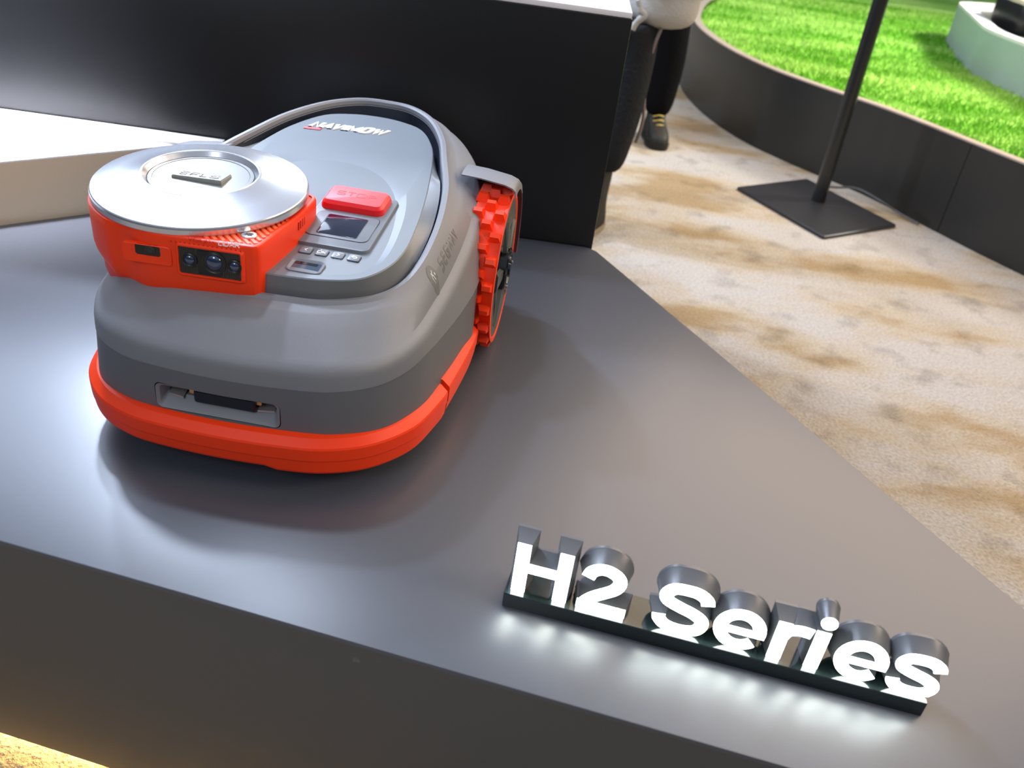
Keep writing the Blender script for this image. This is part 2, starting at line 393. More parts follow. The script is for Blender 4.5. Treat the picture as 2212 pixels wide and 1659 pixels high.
# ================================================================== WHITE PLINTH
pl = thing('plinth', 'low white-topped cream plinth beside the mower against the black counter', 'plinth', (-1.6, 2.1, ZP))
A = Vector((-1.292, 1.975)); D = Vector((.30, .272)).normalized()
def ln(s): return A + D * s
P = [Vector(p) for p in [ln(-.95), ln(.53), (-.86, 2.338), (-2.55, 2.338), (-2.55, 1.32)]]
P = [p - Vector((-1.6, 2.1)) for p in P]
mb = MB(); mb.loft([[Vector((p.x, p.y, 0)) for p in P], [Vector((p.x, p.y, .155)) for p in P]], True, True, True)
mb.build('plinth_body', 'plinth_side', pl, smooth=False)
mb = MB(); mb.loft([[Vector((p.x, p.y, .155)) for p in P], [Vector((p.x, p.y, .159)) for p in P], [Vector((p.x, p.y, .16)) for p in offset(P, -.001)]], True, True, True)
mb.build('plinth_top', 'white_top', pl, smooth=False)
mb = MB(); mb.box((-.10, .195, .1635), (1.66, .078, .007)); st = mb.build('back_strip', 'white_top', pl, smooth=False)

# ================================================================== MOWER
mow = thing('robot_mower', 'grey robot lawn mower with orange bumper and silver lidar turret', 'robot mower', (MO.x, MO.y, ZP), YAW)
def mir(half):                                # half outline front centre -> back centre (u>=0) ; returns ccw closed loop
    left = [(-p[0], *p[1:]) for p in half[1:-1]][::-1]
    return list(half) + left
crease = [(0, -.412, .236), (.09, -.407, .236), (.17, -.392, .236), (.235, -.347, .237), (.275, -.27, .243), (.290, -.17, .255), (.300, -.06, .274), (.304, .05, .298), (.298, .15, .318), (.275, .27, .334), (.236, .385, .350), (.175, .49, .360), (.095, .548, .366), (0, .562, .368)]
opening = [(0, -.292, .29), (.06, -.289, .29), (.118, -.28, .29), (.185, -.245, .293), (.22, -.196, .30), (.236, -.135, .315), (.241, -.052, .335), (.237, .03, .352), (.224, .12, .367), (.196, .231, .379), (.166, .345, .387), (.118, .452, .392), (.06, .514, .394), (0, .528, .394)]
paneltop = [(0, -.286), (.055, -.284), (.117, -.276), (.171, -.253), (.204, -.20), (.216, -.13), (.213, -.04), (.205, .05), (.194, .138), (.176, .25), (.153, .34), (.112, .42), (.055, .452), (0, .46)]
KS = 6
def ring(half, off=0, dz=0, dzf=None):
    loop = cr_closed(mir(half), KS)
    o = offset(loop, off) if off else [Vector((p.x, p.y)) for p in loop]
    return [Vector((q.x, q.y, p.z + dz + (dzf(p) if dzf else 0))) for p, q in zip(loop, o)]
def lerp(a, b, t): return [x.lerp(y, t) for x, y in zip(a, b)]
# lower shell line (front, side) : under the crease it drops to the bumper; behind v=.04 it steps in for the wheels
def lower(h, grow):
    base = [(0, -.413), (.09, -.408), (.17, -.395), (.24, -.352), (.283, -.272), (.302, -.17), (.314, -.06), (.318, .03)]
    g = grow
    pts = [(u_ * (1 + g), v_ - g * .012 if k_ < 4 else v_, h) for k_, (u_, v_) in enumerate(base)]
    rear = [(.262, .046, h), (.25, .20, h), (.25, .36, h), (.215, .46, h), (.12, .51, h), (0, .52, h)]
    return pts + rear
def lring(h, g):
    half = lower(h, g); out = []
    loop = [Vector(p) for p in mir(half)]; n = len(loop); sm = cr_closed(loop, KS)
    # keep the step behind the side corner crisp
    i7, i8 = 7, 8
    for seg in (i7, n - 8):
        a, b = loop[seg], loop[(seg + 1) % n]
        for j in range(KS): sm[seg * KS + j] = a.lerp(b, j / KS)
    return sm
rC = ring(crease, 0, 0)
r_out = ring(crease, .006, -.016)
SD = lambda p: -.06 * max(0, min(1, (p.y + .25) / .4))
seam = ring(crease, .007, -.038, SD)
seam = [Vector((p.x * (1 + .045 * max(0, min(1, (p.y + .25) / .25)) * (1 if p.y < .2 else 0)), p.y, p.z)) for p in seam]
flat = lerp(ring(opening, .030, -.0005), rC, .05)
for a_, b_ in zip(flat, rC):
    k_ = max(0, min(1, (a_.y + .27) / .1)); a_.z -= k_ * .22 * (a_.z - b_.z)
inner = ring(crease, -.013, .0075)
mid = lerp(inner, flat, .5); mid = [p + Vector((0, 0, .004)) for p in mid]
mb = MB()
mb.loft([seam, r_out, ring(crease, .004, -.007), ring(crease, -.001, -.0005), ring(crease, -.006, .004), inner, mid, lerp(flat, mid, .08), flat, ring(opening, .017, .001), ring(opening, .012, .0065), ring(opening, .005, .0065), ring(opening, .001, .003), ring(opening, 0, -.002), ring(opening, -.001, -.008)])
shell = mb.build('body_shell', 'shell', mow, ang=28)
# skirt : solid so that the charging slot can be cut in it
seam2 = [p.copy() for p in [p - Vector((.0015 * (1 if p.x > 0 else -1), 0, 0)) for p in seam]]
lowr = lring(.10, .02)
midr = lerp(seam2, lowr, .45)
midr = [Vector((m_.x, m_.y, m_.z)) if i < len(midr) else m_ for i, m_ in enumerate(midr)]
mb = MB()
mb.loft([lowr, midr, seam2, [Vector((p.x * .975, p.y * .985, p.z + .004)) for p in seam]], True, True, True)
skirt = mb.build('lower_skirt', 'shell_dark', mow, ang=28)
# rounded slot cutter
SA0, SA1 = Vector((-.1, -.414)), Vector((.1, -.414))
def slot(x, y): q = on_front(x, y, SA0, SA1); return q.x - .1, q.y
sx0, sx1, sz0, sz1 = -.118, .091, .117, .166
cut = MB(); P = rrect(sx0, sz0, sx1, sz1, .011)
cut.loft([[Vector((p.x, -.45, p.y)) for p in offset(P, .002)], [Vector((p.x, -.405, p.y)) for p in P], [Vector((p.x, -.372, p.y)) for p in offset(P, -.002)]], True, True, True)
cutter = cut.build('cutter', 'shell_dark')
skirt_par = skirt.parent; skirt.parent = None
md = skirt.modifiers.new('b', 'BOOLEAN'); md.operation = 'DIFFERENCE'; md.solver = 'EXACT'; md.object = cutter
dg = bpy.context.evaluated_depsgraph_get(); me2 = bpy.data.meshes.new_from_object(skirt.evaluated_get(dg))
skirt.modifiers.clear(); skirt.data = me2; me2.name = 'lower_skirt'
me2.shade_smooth(); me2.set_sharp_from_angle(angle=R(28)); skirt.parent = mow
bpy.data.objects.remove(cutter)
# what sits in the slot
slot_o = None
mb = MB()
Pout = rrect(sx0 + .0015, sz0 + .0015, sx1 - .0015, sz1 - .0015, .010)
Pm = rrect(sx0 + .007, sz0 + .005, sx1 - .007, sz1 - .006, .008)
Pin = rrect(sx0 + .014, sz0 + .0205, sx1 - .014, sz1 - .013, .005)
mb.loft([[Vector((p.x, -.4105 + .09 * p.x * p.x, p.y)) for p in Pout], [Vector((p.x, -.4075 + .09 * p.x * p.x, p.y)) for p in Pm], [Vector((p.x, -.390, p.y)) for p in Pin], [Vector((p.x, -.376, p.y)) for p in Pin]], True)
slot_o = mb.build('charging_slot', 'shell', mow, ang=25)
mb = MB(); P = rrect(-.056, .1345, .046, .1585, .005)
mb.loft([[Vector((p.x, z, p.y)) for p in q] for z, q in ((-.374, P), (-.402, P), (-.4045, offset(P, -.0025)))], True, True, True)
mb.build('contact_bar', 'black_gloss', slot_o)
mb = MB(); P = rrect(sx0 + .012, sz0 + .019, sx1 - .012, sz1 - .011, .003)
mb.loft([[Vector((p.x, z, p.y)) for p in q] for z, q in ((-.374, P), (-.380, P))], True, True, True)
mb.build('contact_backing', 'black_plastic', slot_o)
for cx in (-.0605, .0505):
    mb = MB(); P = rrect(cx - .0045, .1475, cx + .0045, .1575, .002); mb.loft([[Vector((p.x, z, p.y)) for p in P] for z in (-.375, -.398)], True, True, True); mb.build('copper_contact', 'copper', slot_o)
for s_ in (-1, 1):
    cx = -.0135; a = cx + s_ * .062; b = cx + s_ * .0885
    mb = MB(); mb.add([(a, -.399, .1385), (b, -.394, .1385), (b, -.380, .1435), (a, -.380, .1435), (a, -.399, .135), (b, -.394, .135)], [(0, 1, 2, 3), (4, 5, 1, 0)]); mb.build('slot_ramp', 'silver_matt', slot_o, smooth=False)
# top panel
def hp(v):
    T = [(-.30, .3248), (.05, .352), (.25, .369), (.46, .383)]
    if v <= T[0][0]: return T[0][1]
    for (a, x), (b, y) in zip(T, T[1:]):
        if v <= b: return x + (y - x) * (v - a) / (b - a)
    return T[-1][1]
paneltop = [(a, b, hp(b)) for a, b, *c in paneltop]
def dep(v): return .005 * max(0, min(1, (v + .285) / .07))
wallbot = []
for p_, q_ in zip(ring(opening, -.004), ring(paneltop)):
    back = max(0, min(1, (p_.y - .15) / .2))
    wallbot.append(Vector((p_.x, p_.y - .01 * back, p_.z - .006 - .05 * back)))
ptop = ring(paneltop)
bandO = [(0, .253), (.055, .240), (.105, .205), (.146, .13), (.170, .05), (.183, -.02), (.190, -.09), (.192, -.14), (.190, -.18), (.183, -.21), (.172, -.232), (.14, -.255), (.085, -.268), (0, -.273)][::-1]
bandI = [(0, .190), (.05, .180), (.098, .145), (.136, .085), (.158, .020), (.170, -.04), (.177, -.10), (.179, -.145), (.178, -.18), (.173, -.205), (.164, -.225), (.135, -.249), (.083, -.264), (0, -.269)][::-1]
rO = [Vector((p.x, p.y, hp(p.y))) for p in cr_closed(mir([(a, b, 0) for a, b in bandO]), KS)]
rI = [Vector((p.x, p.y, hp(p.y) - dep(p.y))) for p in cr_closed(mir([(a, b, 0) for a, b in bandI]), KS)]
pt_in = offset(ptop, -.002)
ptr = [Vector((q.x, q.y, p.z)) for p, q in zip(ptop, pt_in)]
mb = MB(); mb.loft([[Vector((p.x, p.y, p.z - .0018)) for p in ptop], ptr, rO, rI], True, False, False)
cen = []
for s_ in (.66, .33):
    cen.append([Vector((p.x * s_, -.05 + (p.y + .05) * s_, hp(-.05 + (p.y + .05) * s_) - dep(-.05 + (p.y + .05) * s_))) for p in rI])
mb.loft([rI] + cen, True, False, True)
pan = mb.build('top_panel', 'panel', mow, ang=12)
mb = MB(); mb.loft([[p + Vector((0, 0, -.02)) for p in wallbot], wallbot, lerp(wallbot, ptop, .5), [Vector((p.x, p.y, p.z - .0018)) for p in ptop]])
mb.build('panel_wall', 'panel_wall', pan, ang=30)
mb = MB(); mb.loft([ring(opening, -.0006, -.0045), ring(opening, -.0015, -.006, lambda p: -.05 * max(0, min(1, (p.y - .15) / .2))), [p + Vector((0, 0, -.006)) for p in wallbot]])
mb.build('shadow_gap', 'groove', mow)

# panel plane: local frame with origin at u=0,v=0
sl = (.352 - .3248) / .35
PM = frame((0, 0, hp(0) - dep(0)), (1, 0, 0), (0, 1, sl))
def PMo(dz): return PM @ Matrix.Translation((0, 0, dz))
mb = MB(); plate(mb, rrect(.020, -.166, .157, .052, .014), -.01, .006, .002)
platf = mb.build('control_panel', 'panel_flat', mow, PMo(0), ang=30)
mb = MB(); plate(mb, rrect(.0325, -.139, .1475, -.040, .014), .004, .0063); mb.build('groove_line', 'groove', platf, PMo(0))
mb = MB(); plate(mb, rrect(.034, -.1375, .146, -.0415, .013), .004, .0072, .0006); mb.build('display_bezel', 'panel_flat', platf, PMo(0))
mb = MB(); plate(mb, rrect(.052, -.130, .127, -.052, .005), .004, .0074); mb.build('display_rim', 'groove', platf, PMo(0))
mb = MB(); plate(mb, rrect(.0535, -.1285, .1255, -.0535, .004), .004, .0079, .0003); mb.build('display_screen', 'screen', platf, PMo(0))
# STOP button
mb = MB(); P = rrect(.027, -.033, .146, .046, .016, 6)
mb.loft([[Vector((p.x, p.y, .004)) for p in P], [Vector((p.x, p.y, .011)) for p in P], [Vector((p.x, p.y, .0165)) for p in offset(P, -.002)], [Vector((p.x, p.y, .021)) for p in offset(P, -.0065)]], True, True, True)
stop = mb.build('stop_button', 'red', mow, PMo(0), ang=25)
mb = MB(); P = offset(P, -.0075); mb.loft([[Vector((p.x, p.y, .0205)) for p in P], [Vector((p.x, p.y, .0218)) for p in P], [Vector((p.x, p.y, .0224)) for p in offset(P, -.001)]], True, True, True)
mb.build('stop_pad', 'red_top', stop, PMo(0))
mb = MB(); text(mb, 'STOP', .086, .001, .0150, .19, 0, .30, .0003, .0224, 1.05, centre=True); mb.build('stop_lettering', 'red_ink', stop, PMo(0))
mb = MB(); text(mb, '20', .100, .052, .014, .12, 0, .3, .0003, -.0002, 1.2); mb.build('number_print', 'silver_ink', mow, PMo(0))
# four keys
for i, (cx, s_) in enumerate(zip((.0555, .0835, .1115, .1395), '<O>@')):
    cy = -.186
    mb = MB(); plate(mb, rrect(cx - .0112, cy - .0118, cx + .0112, cy + .0110, .004), -.003, .0006); g = mb.build('key_groove', 'groove', mow, PMo(0))
    mb = MB(); plate(mb, rrect(cx - .0102, cy - .0100, cx + .0098, cy + .0106, .0035), -.003, .0028, .001); key = mb.build('key', 'panel_flat', mow, PMo(0))
    g.parent = key
    mb = MB()
    if s_ == 'O': text(mb, 'OK', cx, cy - .004, .0070, .18, 0, .3, .0003, .0028, 1, centre=True); plate(mb, circ(cx - .0035, cy + .0075, .0011, 10), .0028, .0031)
    else: text(mb, s_, cx, cy - .004, .0085, .19, 0, .3, .0003, .0028, 1, centre=True)
    mb.build('key_symbol', 'white_ink', key, PMo(0))
# flat base round the keys so that they stand on the panel
# small window at the panel's front
mb = MB(); P = rrect(.046, -.264, .104, -.221, .010)
mb.loft([[Vector((p.x, p.y, z)) for p in q] for z, q in ((-.004, P), (.0075, P), (.0082, offset(P, -.0012)), (.0078, offset(P, -.0022)), (.0048, offset(P, -.0065)))])
win = mb.build('window_frame', 'panel_flat', mow, PMo(-.0025), ang=25)
mb = MB(); plate(mb, rrect(.051, -.259, .099, -.226, .004), .002, .0050); mb.build('window_glass', 'screen_blue', win, PMo(-.0022))
mb = MB(); plate(mb, rrect(.053, -.236, .092, -.2285, .002), .004, .0054); mb.build('window_shade', 'black_gloss', win, PMo(-.0022))
# NAVIMOW lettering
def bvh_of(o): return BVHTree.FromPolygons([v.co.copy() for v in o.data.vertices], [tuple(p.vertices) for p in o.data.polygons])
PB = bvh_of(pan); SB = bvh_of(shell)
def ray_local(x, y):
    v = ray(x, y).normalized(); a, b = CAM.x - MO.x, CAM.y - MO.y
    return Vector((cY * a - sY * b, sY * a + cY * b, CAM.z - ZP)), Vector((cY * v.x - sY * v.y, sY * v.x + cY * v.y, v.z))
def hit(B, x, y): return B.ray_cast(*ray_local(x, y))[0]
def drape(o, B, dz):
    for v in o.data.vertices:
        p = B.ray_cast(Vector((v.co.x, v.co.y, .6)), Vector((0, 0, -1)))[0]
        if p: v.co.z = p.z + dz + (.0012 if o.name.startswith('lettering') and v.index % 4 in (1, 2) else 0)
a_, b_, t_ = hit(PB, 668, 274), hit(PB, 829, 293.5), hit(PB, 679, 263)
dx = (b_ - a_).normalized(); sl2 = (hp(a_.y + .02) - hp(a_.y)) / .02
nz = Vector((0, -sl2, 1)).normalized(); dx = (dx - nz * dx.dot(nz)).normalized(); dy = nz.cross(dx); lnn = (b_ - a_).length
hN = (t_ - a_).dot(dy); kN = lnn / hN
NM = Matrix(((dx.x, dy.x, nz.x, a_.x), (dx.y, dy.y, nz.y, a_.y), (dx.z, dy.z, nz.z, a_.z), (0, 0, 0, 1)))
gwN = sum(GL[c][0] for c in 'NAVIMOW'); wdN = (kN / .86 - 6 * .30) / (gwN - .3)
mb = MB(); text(mb, 'NAVIMOW', .001, .001, hN * .86, .29, .42, .30, .0034, -.0008, wdN * .95); nav = mb.build('lettering', 'white_ink', mow, NM)
mb = MB(); mb.loft([[Vector((x_, y_, z_)) for x_, y_ in ((-.011, -.013), (.026, -.013), (.029, -.003), (-.008, -.003))] for z_ in (.0002, .0022)], True, True, True)
ru = mb.build('red_underline', 'red_top', nav, NM); drape(ru, PB, .0012)
# SEGWAY printing on the flange
sa, sb, sc_ = hit(SB, 943, 582), hit(SB, 976, 508), hit(SB, 957, 586)
dx = (sb - sa).normalized(); nz = ((sa - sc_).normalized().cross(dx)).normalized()
if nz.z < 0: nz = -nz
dy = nz.cross(dx); hS = (sa - sc_).length; ln_ = (sb - sa).length
SM = Matrix(((dx.x, dy.x, nz.x, sc_.x), (dx.y, dy.y, nz.y, sc_.y), (dx.z, dy.z, nz.z, sc_.z), (0, 0, 0, 1)))
wdS = (ln_ / (hS * .92) - 5 * .36) / (-.6 + sum(GL[c][0] for c in 'SEGWAY'))
mb = MB(); text(mb, 'SEGWAY', 0, 0, hS * .92, .2, .1, .36, .0006, 0, wdS)
seg = mb.build('printed_lettering', 'grey_ink', mow, SM)
drape(seg, SB, .0007)
cp = hit(SB, 936, 598); mb = MB(); P = circ(0, 0, .0135, 28); Pi = circ(0, 0, .001, 28)
mb.loft([[Vector((p.x, p.y, 0)) for p in circ(0, 0, r_, 28)] for r_ in (.0135, .010, .006, .002)], True, False, True)
lg = mb.build('round_emblem', 'grey_ink', mow, Matrix.Translation((cp.x, cp.y, cp.z))); drape(lg, SB, .0007)
mb = MB(); mb.tube([(-.005, -.003, 0), (0, .001, 0), (.005, .004, 0)], .0009, 6); mb.tube([(-.006, .004, 0), (-.001, -.004, 0), (.006, -.002, 0)], .0009, 6); mb.tube([(-.001, .0065, 0), (.002, .008, 0)], .0015, 6)
lg2 = mb.build('emblem_figure', 'silver_ink', lg, Matrix.Translation((cp.x, cp.y, cp.z)))
drape(lg2, SB, .0012)
# bumper
bump = [(0, -.438), (.09, -.434), (.165, -.422), (.235, -.385), (.290, -.315), (.316, -.225), (.3215, -.19)]
side = [(.3225, -.183), (.330, -.10), (.335, -.02), (.335, .045)]
def bumper(path, name, hi=0, step=False):
    C_ = cr_open([(a, b, 0) for a, b in path], 8)
    n = len(C_); outs = []
    prof = [(-.036, .112 + hi), (-.024, .1155 + hi), (-.014, .1125 + hi), (-.0015, .1015 + hi), (0, .098 + hi), (-.0008, .0765), (-.0022, .0740), (-.004, .056), (-.006, .052), (-.03, .052)]
    rings = []
    offs = {}
    for d_, h_ in prof:
        o_ = offset(C_, d_, False)
        if d_ not in offs: offs[d_] = o_
    for i in range(n):
        rr = []
        for d_, h_ in prof:
            dz = 0
            if step and h_ < .06: dz = -.006 * max(0, min(1, (C_[i].x - .07) / .02)) + .002
            rr.append(Vector((offs[d_][i].x, offs[d_][i].y, h_ + dz)))
        rings.append(rr)
    mb = MB(); mb.loft(rings, True, True, True); return mb.build(name, 'orange', mow, ang=20)
full = [(-a, b) for a, b in bump[1:]][::-1] + bump
bo = bumper(full, 'bumper', 0, True)
b1 = bumper(side, 'side_bumper', .006); b2 = bumper([(-a, b) for a, b in side][::-1], 'side_bumper', .006)
# chassis and casters
mb = MB(); P = rrect(-.245, -.33, .245, .48, .09); mb.loft([[Vector((p.x, p.y, z)) for p in offset(P, d_)] for z, d_ in ((.045, -.03), (.06, 0), (.12, .01))], True, True, True)
ch = mb.build('chassis', 'black_plastic', mow)
for sx in (-.17, .17):
    mb = MB(); mb.loft([[Vector((sx + x_, -.22 + r_ * math.cos(a), .038 + r_ * math.sin(a))) for a in [2 * math.pi * j / 24 for j in range(24)]] for x_, r_ in ((-.018, .03), (-.012, .038), (.012, .038), (.018, .03))], True, True, True)
    mb.tube([(sx, -.22, .038), (sx, -.2, .09)], .01, 8); mb.build('caster_wheel', 'black_plastic', mow)
# wheels
def wheel(sg, tuck, fwd_):
    cx, cv, ch_, Rt = (.319 - tuck) * sg, .212 - fwd_, .1755, .158
    mb = MB(); prof = [(-.034, .12), (-.034, Rt - .008), (-.030, Rt), (.028, Rt), (.0355, Rt + .004), (.0362, Rt + .001), (.0362, Rt - .006), (.0345, Rt - .008), (.030, .10)]
    N_ = 72
    mb.loft([[Vector((cx + sg * a, cv + r_ * math.cos(q), ch_ + r_ * math.sin(q))) for q in [2 * math.pi * j / N_ for j in range(N_)]] for a, r_ in prof], True)
    w_ = mb.build('wheel', 'tyre', mow, ang=30)
    # lugs
    mb = MB()
    lb = [(-.0135, -.0105, 0), (.0135, -.0105, 0), (.0135, .0105, 0), (-.0135, .0105, 0)]; lt = [(-.0085, -.0050, .0155), (.0085, -.0050, .0155), (.0085, .0050, .0155), (-.0085, .0050, .0155)]
    mb.loft([[Vector(p) for p in lb], [Vector(p) for p in lt]], True, False, True)
    lug0 = mb.build('tread_lug', 'tyre', w_, smooth=False); first = True
    for i in range(20):
        for k_, (ox, ph) in enumerate(((-.022, .5), (.0, 0), (.0215, .5))):
            q = 2 * math.pi * (i + ph) / 20
            o = lug0 if first else lug0.copy()
            if not first: COL.objects.link(o); o.parent = w_
            first = False
            ex = Vector((1, 0, 0)); ez = Vector((0, math.cos(q), math.sin(q))); ey = ez.cross(ex)
            p = Vector((cx + sg * ox, cv, ch_)) + ez * (Rt - .001)
            o.matrix_local = Matrix(((ex.x, ey.x, ez.x, p.x), (ex.y, ey.y, ez.y, p.y), (ex.z, ey.z, ez.z, p.z), (0, 0, 0, 1)))
    # shoulder ribs on the outer edge
    # hub disc
    mb = MB(); prof = [(.0300, Rt - .007), (.0345, Rt - .0085), (.0352, Rt - .012), (.0335, .12), (.026, .06), (.024, .045)]
    mb.loft([[Vector((cx + sg * a, cv + r_ * math.cos(q), ch_ + r_ * math.sin(q))) for q in [2 * math.pi * j / N_ for j in range(N_)]] for a, r_ in prof], True)
    hb = mb.build('hub_cover', 'hub', w_, ang=20)
    for i in range(5):
        q = 2 * math.pi * i / 5 + .5; mb = MB()
        def hpnt(a, r_, qq): return Vector((cx + sg * a, cv + r_ * math.cos(qq), ch_ + r_ * math.sin(qq)))
        mb.loft([[hpnt(.030, .042, q - .28), hpnt(.040, .042, q - .2), hpnt(.040, .042, q + .2), hpnt(.030, .042, q + .28)],
                 [hpnt(.033, .125, q - .20), hpnt(.0385, .125, q - .14), hpnt(.0385, .125, q + .10), hpnt(.033, .125, q + .16)]], True, True, True)
        mb.build('hub_spoke', 'hub', w_, ang=20)
    mb = MB(); mb.loft([[hpnt(a, r_, 2 * math.pi * j / 40) for j in range(40)] for a, r_ in ((.02, .048), (.044, .046), (.047, .042), (.047, .034), (.040, .030), (.040, .016), (.050, .014), (.050, .004))], True, False, True)
    mb.build('hub_cap', 'black_gloss', w_, ang=25)
    for i in range(3):
        q = 2 * math.pi * i / 3; mb = MB(); mb.loft([[hpnt(a, .038, q) + Vector((0, .004 * math.cos(b), .004 * math.sin(b))) for b in [2 * math.pi * j / 12 for j in range(12)]] for a in (.046, .050)], True, False, True)
        mb.build('hub_bolt', 'silver_matt', w_)
    # fender above the wheel
    mb = MB(); rings = []
    for i, q in enumerate([R(a) for a in range(-12, 99 if sg > 0 else 95, 5)]):
        ro = Rt + .030; t_ = 1.0
        row = []
        for a, dr in ((-.07, .030), (-.03, .028), (.02, .020), (.036, .013), (.0425, .005), (.0445, -.012), (.042, -.012), (.0405, .003), (.034, .0095), (.019, .0165), (-.03, .0245), (-.07, .0265)):
            rr_ = ro - .006 + dr * (.55 if q < .9 else 1) * .8
            row.append(Vector((cx + sg * a, cv + rr_ * math.cos(q), ch_ + rr_ * math.sin(q) * .985)))
        rings.append(row)
    mb.loft(rings, True, True, True); mb.build('fender', 'shell', mow, ang=40)
wheel(1, 0, 0); wheel(-1, .035, .105)

# lidar turret
TC = Vector((-.1436, -.140)); 
def lathe(prof, c, n=96): return [[Vector((c.x + r_ * math.cos(q), c.y + r_ * math.sin(q), z_)) for q in [2 * math.pi * j / n for j in range(n)]] for r_, z_ in prof]
corner = [(-.205, -.300), (-.165, -.3165), (-.12, -.318), (-.05, -.314), (.005, -.3095), (.016, -.3065), (.0225, -.297), (.028, -.25), (.0335, -.19), (.0365, -.13), (.034, -.07)]
ct = []
for (x_, y_) in corner: ct.append(Vector((x_, y_)))
R_h = .1815
a0 = math.atan2(-.07 - TC.y, .034 - TC.x); a1 = math.atan2(-.300 - TC.y, -.205 - TC.x) + 2 * math.pi
arcp = [Vector((TC.x + R_h * math.cos(a0 + .12 + (a1 - a0 - .24) * i / 30), TC.y + R_h * math.sin(a0 + .12 + (a1 - a0 - .24) * i / 30))) for i in range(31)]
hous = [Vector(p[:2]) for p in cr_closed([(p.x, p.y, 0) for p in ct + arcp], 3)]
def hring(z, d_, sh=0):
    return [Vector((p.x, p.y, z + sh * max(0, min(1, (-.19 - p.x) / .07)) * (1 if p.y < 0 else 0))) for p in offset(hous, d_)]
mb = MB(); mb.loft([hring(.266, -.012, .018), hring(.272, -.006, .022), hring(.282, -.003, .020), hring(.312, -.001), hring(.36, 0), hring(.3755, 0), hring(.3785, -.0015), hring(.3795, -.004), hring(.3795, -.007), hring(.3775, -.0085), [Vector((TC.x + (p.x - TC.x) * .4, TC.y + (p.y - TC.y) * .4, .3775)) for p in hous]], True, False, True)
tur = mb.build('lidar_turret', 'orange', mow, ang=30)
tur['label'] = 'orange turret with silver disc lid'
mb = MB(); mb.loft([hring(.240, -.020), hring(.262, -.013), hring(.292, -.012, .01)], True); col_ = mb.build('turret_collar', 'orange_deep', tur)
DZ = .392
prof = [(.168, DZ - .015), (.1765, DZ - .015), (.1785, DZ - .012), (.1785, DZ - .004), (.1775, DZ - .001), (.176, DZ + .0005), (.140, DZ + .0100), (.100, DZ + .0185), (.0980, DZ + .0195), (.0955, DZ + .0197), (.0940, DZ + .0188), (.0885, DZ + .0110)]
mb = MB(); mb.loft(lathe(prof, TC), True); disc = mb.build('disc_lid', 'silver', tur, ang=18)
mb = MB(); mb.loft(lathe([(.0885, DZ + .0109), (.0870, DZ + .0101), (.0865, DZ + .0095)], TC), True); mb.build('lid_groove', 'groove', tur)
zc = DZ + .0112
mb = MB(); mb.loft(lathe([(.0868, zc - .001), (.0860, zc + .0004), (.080, zc + .0004), (.079, zc - .0004), (.03, zc - .0004)], TC), True, False, True); mb.build('lid_centre', 'disc_centre', tur, ang=20)
LIDT = Matrix.Translation((TC.x, TC.y - .17, DZ)) @ Matrix.Rotation(R(3.2), 4, 'X') @ Matrix.Translation((-TC.x, -TC.y + .17, -DZ))
lid_parts = []
# raised tab in the lid centre
def V3_(p): return Vector((p.x, p.y, zc))
q1, q2, q3, q4, q5 = [V3_(L_(x_, y_, zc + .0105)) for x_, y_ in ((370, 379), (478, 397), (501, 381), (492, 368), (392, 357))]
def V3(p, z): return Vector((p.x, p.y, z))
mb = MB(); mb.add([V3(q1, zc + .0045), V3(q2, zc + .0075), V3(q3, zc + .0040), V3(q4, zc - .0008), V3(q5, zc - .0008), V3(q1, zc - .003), V3(q2, zc - .003), V3(q3, zc - .003), V3(q4, zc - .003), V3(q5, zc - .003)],
    [(0, 1, 2, 3, 4), (0, 5, 6, 1), (1, 6, 7, 2), (2, 7, 8, 3), (3, 8, 9, 4), (4, 9, 5, 0)])
tab = mb.build('lid_tab', 'tab_grey', tur)
bm = bmesh.new(); bm.from_mesh(tab.data); bmesh.ops.bevel(bm, geom=bm.edges[:], offset=.0014, segments=2, affect='EDGES'); bm.to_mesh(tab.data); bm.free(); tab.data.set_sharp_from_angle(angle=R(30))
dx = (q2 - q1); dx.z = .003; dx.normalize(); e5 = Vector((q5.x - q1.x, q5.y - q1.y, -.0047)); nz = dx.cross(e5).normalized(); dy = nz.cross(dx)
TM = Matrix(((dx.x, dy.x, nz.x, q1.x), (dx.y, dy.y, nz.y, q1.y), (dx.z, dy.z, nz.z, zc + .0045), (0, 0, 0, 1)))
mb = MB(); text(mb, 'EFLS', .010, .010, .0135, .13, 0, .42, .0006, .0006, 1.15); mb.build('tab_lettering', 'gold_ink', tur, TM)
for o_ in tur.children:
    if o_.name.split('.')[0] in ('disc_lid', 'lid_groove', 'lid_centre', 'lid_tab', 'tab_lettering'): o_.data.transform(LIDT)
